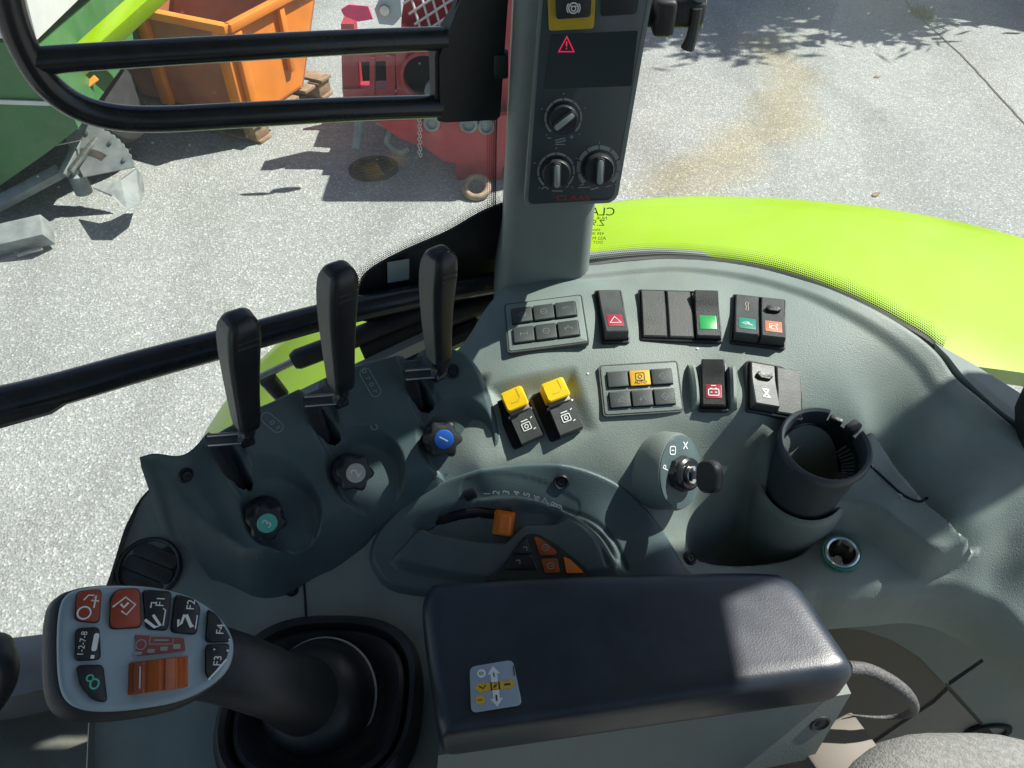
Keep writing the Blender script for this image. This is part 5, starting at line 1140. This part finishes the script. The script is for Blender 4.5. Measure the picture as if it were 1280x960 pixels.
# ================================================================== THE YARD OUTSIDE
# manhole
mo = atz(467, 211, -2.6); mh = thing('manhole_cover', 'dark round cast iron manhole cover in the concrete', 'manhole', mo)
g = B(); lathe(g, [(.165, .0), (.165, .006), (.15, .008), (.145, .004), (.0001, .004)], T(mo), 48); obj('frame_ring', g, 'iron', mh)
g = B(); lathe(g, [(.142, .004), (.142, .010), (.138, .012), (.0001, .012)], T(mo), 48); cv = obj('lid', g, 'iron', mh)
for k in range(-3, 4):
    hw = math.sqrt(max(0, .13 ** 2 - (k * .036) ** 2)); obj('lid_rib', box((0, k * .036, .014), (2 * hw, .014, .006), T(mo) @ rz(20), .002), 'iron', cv)
# tow ring lying on the slab
ro_ = atz(596, 243, -2.6); g = B(); tube(g, [ro_ + Vector((.072 * math.cos(2 * math.pi * k / 36), .072 * math.sin(2 * math.pi * k / 36) * .95, .05 + .03 * math.sin(2 * math.pi * k / 36))) for k in range(36)], .022, 12, closed=True)
solo('tow_ring', g, 'rustring', 'thick rusty steel ring lying near the red machine', 'ring', at=ro_)

# fertiliser spreader with its galvanised spreading gear
sp0 = atz(60, 330, -2.6); spr = thing('spreader', 'green hopper spreader with galvanised deflector and frame', 'spreader', sp0)
def wedge(pxa, y0, y1, ins=0.0, name='hopper', material='green', parent=spr):
    P = [aty(px, py, y0) for px, py in pxa]; c_ = sum(P, Vector()) / len(P); g = B()
    Q = [c_ + (p - c_) * (1 - ins) + Vector((0, y1 - y0, 0)) for p in P]; a = [g.verts.new(p) for p in P]; b_ = [g.verts.new(p) for p in Q]; n = len(P); g.faces.new(a); g.faces.new(b_[::-1])
    for i in range(n): g.faces.new((a[i], b_[i], b_[(i + 1) % n], a[(i + 1) % n]))
    return obj(name, g, material, parent, 20)
wedge([(-260, 40), (48, 55), (98, 160), (60, 190), (0, 232), (-120, 300), (-260, 330)], 3.960, 5.280, .12)
wedge([(-260, -60), (18, -60), (46, 50), (-260, 36)], 3.900, 5.340, .05, 'hopper_rim', 'paleplate')
obj('hopper_stripe', slab([(-200, 118), (80, 128), (83, 133), (-200, 124)], 3.942, .01), 'paleplate', spr, 0)
# frame beams
def beam(p, q, wd, hg, name, material, parent):
    d = q - p; f = Fr((p + q) / 2, d, Vector((0, -.5, .85))); return obj(name, box((0, 0, 0), (d.length, wd, hg), f.M(), .006), material, parent)
beam(aty(-140, 335, 3.540), aty(58, 285, 3.720), .13, .13, 'frame_beam', 'galv', spr)
beam(aty(-40, 268, 3.840), aty(80, 218, 4.140), .07, .06, 'cross_arm', 'galv', spr)
beam(aty(88, 168, 4.200), aty(93, 222, 4.140), .045, .045, 'upright', 'galv', spr)
beam(aty(108, 168, 4.200), aty(101, 218, 4.140), .03, .03, 'actuator', 'steel', spr)
beam(aty(66, 184, 4.176), aty(104, 172, 4.200), .012, .012, 'linkage_rod', 'steel', spr)
g = B(); lathe(g, [(.05, -.10), (.05, .02), (.03, .03), (.03, .06), (.0001, .06)], T(aty(97, 222, 4.140)), 20); obj('gearbox', g, 'galv', spr)
# toothed quadrant
qo = aty(105, 222, 4.104); qf = Fr(qo, Vector((1, .1, 0)), Vector((.05, -.75, .66))); g = B()
prism(g, [(0, 0)] + [(.31 * (1 - .025 * (k % 2)) * math.cos(R(8 + k * 3.480)), .31 * (1 - .025 * (k % 2)) * math.sin(R(8 + k * 3.480))) for k in range(30)], 0, .008, qf.M(), .0015); obj('quadrant_plate', g, 'galv', spr, 20)
g = B(); prism(g, [(.21 * math.cos(R(45 + k * 5)), .17 * math.sin(R(45 + k * 5))) for k in range(10)] + [(.165 * math.cos(R(90 - k * 5)), .13 * math.sin(R(90 - k * 5))) for k in range(10)], .008, .010, qf.M()); obj('quadrant_slot', g, 'iron', spr)
for a_ in (20, 48, 80):
    g = B(); lathe(g, [(.012, .008), (.012, .016), (.0001, .018)], qf.M() @ T((.26 * math.cos(R(a_)), .26 * math.sin(R(a_)), 0)), 8); obj('bolt', g, 'steel', spr)
# bent deflector sheet
dp_ = [aty(116, 236, 4.056), aty(150, 226, 4.032), aty(170, 212, 4.080), aty(178, 222, 4.128)]; lo_ = [aty(140, 246, 3.864), aty(158, 263, 3.840), aty(175, 256, 3.960), aty(180, 240, 4.104)]
g = B(); a = [g.verts.new(p) for p in dp_]; b_ = [g.verts.new(p) for p in lo_]; a2 = [g.verts.new(p + Vector((0, .012, .004))) for p in dp_]; b2 = [g.verts.new(p + Vector((0, .012, .004))) for p in lo_]
for i in range(3): g.faces.new((a[i], a[i + 1], b_[i + 1], b_[i])); g.faces.new((a2[i], b2[i], b2[i + 1], a2[i + 1])); g.faces.new((a[i], a2[i], a2[i + 1], a[i + 1])); g.faces.new((b_[i], b_[i + 1], b2[i + 1], b2[i]))
g.faces.new((a[0], b_[0], b2[0], a2[0])); g.faces.new((a[3], a2[3], b2[3], b_[3])); obj('deflector', g, 'galv', spr, 12)
beam(aty(-20, 335, 3.480), aty(-20, 400, 3.480), .08, .08, 'stand_leg', 'galv', spr)
beam(aty(20, 318, 3.600), aty(55, 312, 3.660), .02, .02, 'foot_rod', 'steel', spr)

# orange tipping bin on a pallet
c0 = Vector((-1.77, 4.95, 0)); uu = Vector((-.908, .42, 0)); vv = Vector((.42, .908, 0)); bz = .16
BM_ = Matrix((uu, vv, Vector((0, 0, 1)))).transposed().to_4x4(); BM_.translation = c0
bin_ = thing('tipping_bin', 'rusty orange open steel bin standing on a pallet', 'bin', c0 + Vector((0, 0, bz)))
Lu, Lv, Hb = 1.25, .95, .60
def bbox(name, c_, s_, m_): return obj(name, box(c_, s_, BM_, .004), m_, bin_)
bbox('front_wall', (Lu / 2, .008, bz + Hb / 2), (Lu, .016, Hb), 'binrust')
g = B(); fv = [(.0, .0, bz), (.0, Lv * .62, bz), (.0, Lv, bz + Hb), (.0, .0, bz + Hb)]
a = [g.verts.new(BM_ @ Vector((x, y, z))) for x, y, z in fv]; b_ = [g.verts.new(BM_ @ Vector((x + .016, y, z))) for x, y, z in fv]; g.faces.new(a); g.faces.new(b_[::-1])
for i in range(4): g.faces.new((a[i], b_[i], b_[(i + 1) % 4], a[(i + 1) % 4]))
obj('end_wall', g, 'binorange', bin_, 0)
bbox('far_end_wall', (Lu, Lv * .45, bz + Hb / 2), (.016, Lv * .9, Hb), 'binrust'); bbox('bin_floor', (Lu / 2, Lv * .31, bz + .008), (Lu, Lv * .62, .016), 'binrust')
g = B(); P = [(0, Lv * .62, bz), (Lu, Lv * .62, bz), (Lu, Lv, bz + Hb), (0, Lv, bz + Hb)]; a = [g.verts.new(BM_ @ Vector(p)) for p in P]; b_ = [g.verts.new(BM_ @ (Vector(p) + Vector((0, .016, -.005)))) for p in P]; g.faces.new(a); g.faces.new(b_[::-1])
for i in range(4): g.faces.new((a[i], b_[i], b_[(i + 1) % 4], a[(i + 1) % 4]))
obj('sloping_wall', g, 'binrust', bin_, 0)
for x in (.045, Lu * .55): bbox('corner_post', (x, -.022, bz + Hb / 2), (.09, .044, Hb), 'binorange')
bbox('end_stiffener', (-.02, .05, bz + Hb / 2), (.04, .07, Hb), 'binorange'); bbox('end_stiffener', (-.02, .50, bz + Hb * .62), (.035, .05, Hb * .72), 'binorange')
bbox('rim', (Lu / 2, -.02, bz + Hb + .015), (Lu + .06, .06, .05), 'binorange'); bbox('rim', (-.02, Lv / 2, bz + Hb + .015), (.06, Lv + .02, .05), 'binorange'); bbox('rim', (Lu / 2, Lv, bz + Hb + .015), (Lu + .06, .05, .05), 'binorange')
pal = thing('pallet', 'weathered wooden pallet under the orange bin', 'pallet', c0)
for k in range(5): obj('deck_board', box((Lu / 2, .02 + k * .2, .135), (Lu + .1, .12, .022), BM_, .003), 'wood', pal)
for i in range(3):
    for j in range(2): obj('block', box((.02 + i * Lu * .48, .06 + j * .75, .073), (.10, .14, .10), BM_, .006), 'wood', pal)
for j in range(2): obj('skid', box((Lu / 2, .06 + j * .75, .0125), (Lu + .1, .12, .021), BM_, .003), 'wood', pal)

# lime implement arm and wheel between spreader and bin
la = thing('folded_implement', 'lime green implement arm with a wheel beside the orange bin', 'implement', atz(118, 165, -2.6))
beam(aty(150, -60, 4.5), aty(106, 150, 4.35), .10, .10, 'main_arm', 'lime', la); beam(aty(60, -40, 4.6), aty(96, 110, 4.5), .16, .02, 'side_sheet', 'paleplate', la)
beam(aty(112, 92, 4.3), aty(104, 120, 4.28), .05, .012, 'reflector', 'binorange', la)
g = B(); wc = aty(132, 118, 4.75); lathe(g, [(.10, -.08), (.25, -.08), (.30, -.05), (.31, 0), (.30, .05), (.25, .08), (.10, .08)], T(wc) @ Matrix.Rotation(R(70), 4, 'Y'), 36, (True, True)); obj('wheel', g, 'tyre', la)

# red machine
rd = thing('red_machine', 'dark red farm machine with open frame and round port', 'machine', atz(560, 205, -2.6))
obj('skirt_panel', slab([(470, 152), (680, 142), (680, 208), (640, 210), (585, 206), (556, 202), (530, 184), (498, 172)], 4.45, .05), 'red', rd, 0)
obj('side_housing', slab([(494, 62), (680, 52), (680, 146), (498, 152)], 4.75, .6), 'red', rd, 0)
obj('end_post', slab([(426, 30), (442, 30), (450, 110), (428, 116)], 4.85, .12), 'red', rd, 0)
obj('frame_post', slab([(462, 72), (468, 72), (468, 122), (462, 122)], 4.80, .06), 'red', rd, 0); obj('frame_post', slab([(482, 70), (494, 70), (494, 122), (484, 122)], 4.80, .08), 'red', rd, 0)
obj('top_rail', slab([(440, 62), (520, 58), (520, 74), (440, 78)], 4.82, .1), 'red', rd, 0); obj('base_rail', slab([(428, 112), (520, 110), (520, 124), (430, 128)], 4.82, .12), 'red', rd, 0)
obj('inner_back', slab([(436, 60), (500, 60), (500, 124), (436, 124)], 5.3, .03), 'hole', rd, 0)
pc = aty(532, 94, 4.74); g = B(); lathe(g, [(.155, -.03), (.155, .03), (.135, .035), (.130, .0)], T(pc) @ Matrix.Rotation(R(90), 4, 'X'), 32, (False, False)); obj('port_ring', g, 'red', rd)
g = B(); lathe(g, [(.132, .004), (.131, .006), (.0001, .006)], T(pc) @ Matrix.Rotation(R(90), 4, 'X'), 32); obj('port_dark_disc', g, 'hole', rd)  # black disc stands in for the shade inside the open port
g = B(); lathe(g, [(.06, .006), (.06, .05), (.04, .06), (.0001, .06)], T(pc + Vector((.05, 0, -.08))) @ Matrix.Rotation(R(90), 4, 'X'), 20); obj('hose_coupling', g, 'galv', rd)
obj('warning_flap', slab([(426, 12), (436, 6), (460, 8), (466, 24), (448, 27), (430, 20)], 4.6, .012), 'pink', rd, 0)
obj('blade_plate', slab([(468, 12), (478, -10), (500, -10), (502, 20), (492, 32), (474, 30)], 4.65, .014), 'greyplate', rd, 0)
g = B(); lathe(g, [(.028, 0), (.028, .02), (.0001, .024)], T(aty(481, 12, 4.65)) @ Matrix.Rotation(R(90), 4, 'X'), 14); obj('hub_bolt', g, 'steel', rd)
obj('hood', slab([(508, -20), (620, -60), (680, -60), (680, 60), (500, 64), (502, 20)], 5.2, .5), 'red', rd, 0)
# white grille: bars crossing in a frame
gf = Fr(aty(556, 6, 4.98), Vector((1, .2, .55)), Vector((-.1, -.85, .5))); M = gf.M()
for k in range(-3, 4): obj('grille_bar', box((k * .062, 0, 0), (.014, .30, .012), M @ rz(-14), .003), 'paleplate', rd)
for k in range(-2, 3): obj('grille_bar', box((0, k * .068, .006), (.44, .014, .012), M, .003), 'paleplate', rd)
for px, py, r_ in ((540, 152, .05), (586, 153, .055), (608, 156, .05)):
    g = B(); lathe(g, [(r_, 0), (r_, .03), (r_ * .7, .04), (r_ * .6, .02), (.0001, .02)], T(aty(px, py, 4.44)) @ Matrix.Rotation(R(90), 4, 'X'), 20); obj('flange', g, 'galv', rd)
g = B(); tube(g, [aty(450, 150, 4.7), aty(446, 186, 4.6)], .03, 10); obj('support_leg', g, 'galv', rd)
g = B(); tube(g, spl([tuple(aty(x, y, 4.6)) for x, y in ((470, 152), (488, 160), (484, 178), (500, 190), (512, 186))], 5), .02, 8); obj('hose', g, 'galv', rd)
g = B(); P = [aty(524 + (k % 2) * 1.5, 150 + k * 4, 4.42) for k in range(12)]
for p in P: tube(g, [p + Vector((.009 * math.cos(a), 0, .012 * math.sin(a))) for a in [2 * math.pi * q / 8 for q in range(8)]], .0028, 5, closed=True)
obj('hanging_chain', g, 'steel', rd)
obj('main_body', box((.16, 5.0, .72), (.84, .8, 1.1), I4, .03), 'red', rd)
obj('rear_foot', box((0, 0, 0), (.3, .4, .12), T(atz(600, 195, -2.54)), .01), 'red', rd)

# grass in the slab joint
gt = B(); gc = atz(1152, 20, -2.6)
for k in range(260):
    a = random.uniform(0, 6.28); r_ = abs(random.gauss(0, .07)); p = gc + Vector((r_ * math.cos(a) * .8 + .0, r_ * math.sin(a) * 1.4, 0)); h = random.uniform(.03, .09); l_ = Vector((random.uniform(-.05, .05), random.uniform(-.05, .05), h)); s_ = Vector((random.uniform(-1, 1), random.uniform(-1, 1), 0)).normalized() * .005
    v_ = [gt.verts.new(q) for q in (p - s_, p + s_, p + l_ * .6 + s_ * .6, p + l_, p + l_ * .6 - s_ * .6)]; gt.faces.new(v_)
tag(solo('grass_tuft', gt, 'grass', 'small green grass tuft growing in the slab joint', 'grass', smooth=0, at=gc))
# leaves and grit on the slab
for k, (x, y) in enumerate(((1096, 97), (1095, 244))):
    p = atz(x, y, -2.6); g = B(); s_ = .03 + .01 * (k % 2); Ml = T(p + Vector((0, 0, .006))) @ rz(40 * k)
    a = [g.verts.new(Ml @ Vector(q)) for q in ((-s_, 0, 0), (-s_ * .3, s_ * .45, .008), (s_ * .5, s_ * .3, .004), (s_, 0, 0), (s_ * .4, -s_ * .4, .007), (-s_ * .4, -s_ * .35, .003))]; g.faces.new(a)
    solo('fallen_leaf', g, 'wood', ('dry brown leaf lying near the stain on the concrete', 'dry brown leaf lying close to the lime mudguard')[k], 'leaf', 'leaves on the concrete', 0, p)

# tree and shed whose shade falls on the slab
def tree(base, h, rad, n, label):
    root = thing('shade_tree', label, 'tree', base); g = B()
    tube(g, [base, base + Vector((.05, 0, h * .3)), base + Vector((-.05, .1, h * .6)), base + Vector((0, 0, h * .9))], [.18, .14, .09, .03], 10)
    for k in range(9):
        a = k * 2.4; z0_ = h * (.3 + .055 * k); tube(g, [base + Vector((0, 0, z0_)), base + Vector((math.cos(a) * rad * .45, math.sin(a) * rad * .45, z0_ + h * .10)), base + Vector((math.cos(a) * rad * .85, math.sin(a) * rad * .85, z0_ + h * .16))], [.06, .04, .015], 6)
    obj('trunk', g, 'bark', root); V_ = []; F_ = []
    cl = [(random.uniform(0, 6.28), rad * math.sqrt(random.random()), random.uniform(.35, 1.0)) for _ in range(70)]
    for k in range(n):
        a, r_, hz = random.choice(cl); c_ = base + Vector((math.cos(a) * r_ * (1.15 - .5 * hz), math.sin(a) * r_ * (1.15 - .5 * hz), h * hz)) + Vector((random.gauss(0, .22), random.gauss(0, .22), random.gauss(0, .18)))
        u_ = Vector((random.uniform(-1, 1), random.uniform(-1, 1), random.uniform(-1, 1))).normalized(); w_ = u_.orthogonal().normalized(); s_ = random.uniform(.08, .14); i_ = len(V_)
        V_ += [tuple(c_ - u_ * s_), tuple(c_ + w_ * s_ * .5), tuple(c_ + u_ * s_), tuple(c_ - w_ * s_ * .5)]; F_.append((i_, i_ + 1, i_ + 2, i_ + 3))
    obj('crown', (V_, [], F_), 'leaf', root, 0)
tree(Vector((4.6, 9.0, 0)), 4.6, 1.5, 24000, 'leafy tree shading the far concrete')
A_ = Vector((3.4, 7.72, 0)); C_ = Vector((4.48, 6.97, 0)); off = Vector((2.23, .96, 0)) ; d_ = (C_ - A_).normalized(); n_ = Vector((-d_.y, d_.x, 0)); n_ = n_ if n_.y > 0 else -n_
sm = Matrix((d_, n_, Vector((0, 0, 1)))).transposed().to_4x4(); sm.translation = A_ + off * 1.0
sh = thing('shed', 'pale shed with a grey roof beyond the concrete yard', 'shed', sm)
obj('shed_wall', box((4.2, 2.2, 1.45), (8, 4, 2.9), sm), 'shed', sh, 0); obj('shed_roof', box((4.2, 2.2, 3.0), (8.4, 4.4, .14), sm, .02), 'greyplate', sh, 0)
obj('shed_door', box((2.5, .19, 1.05), (1.0, .04, 2.1), sm, .01), 'greyplate', sh, 0)
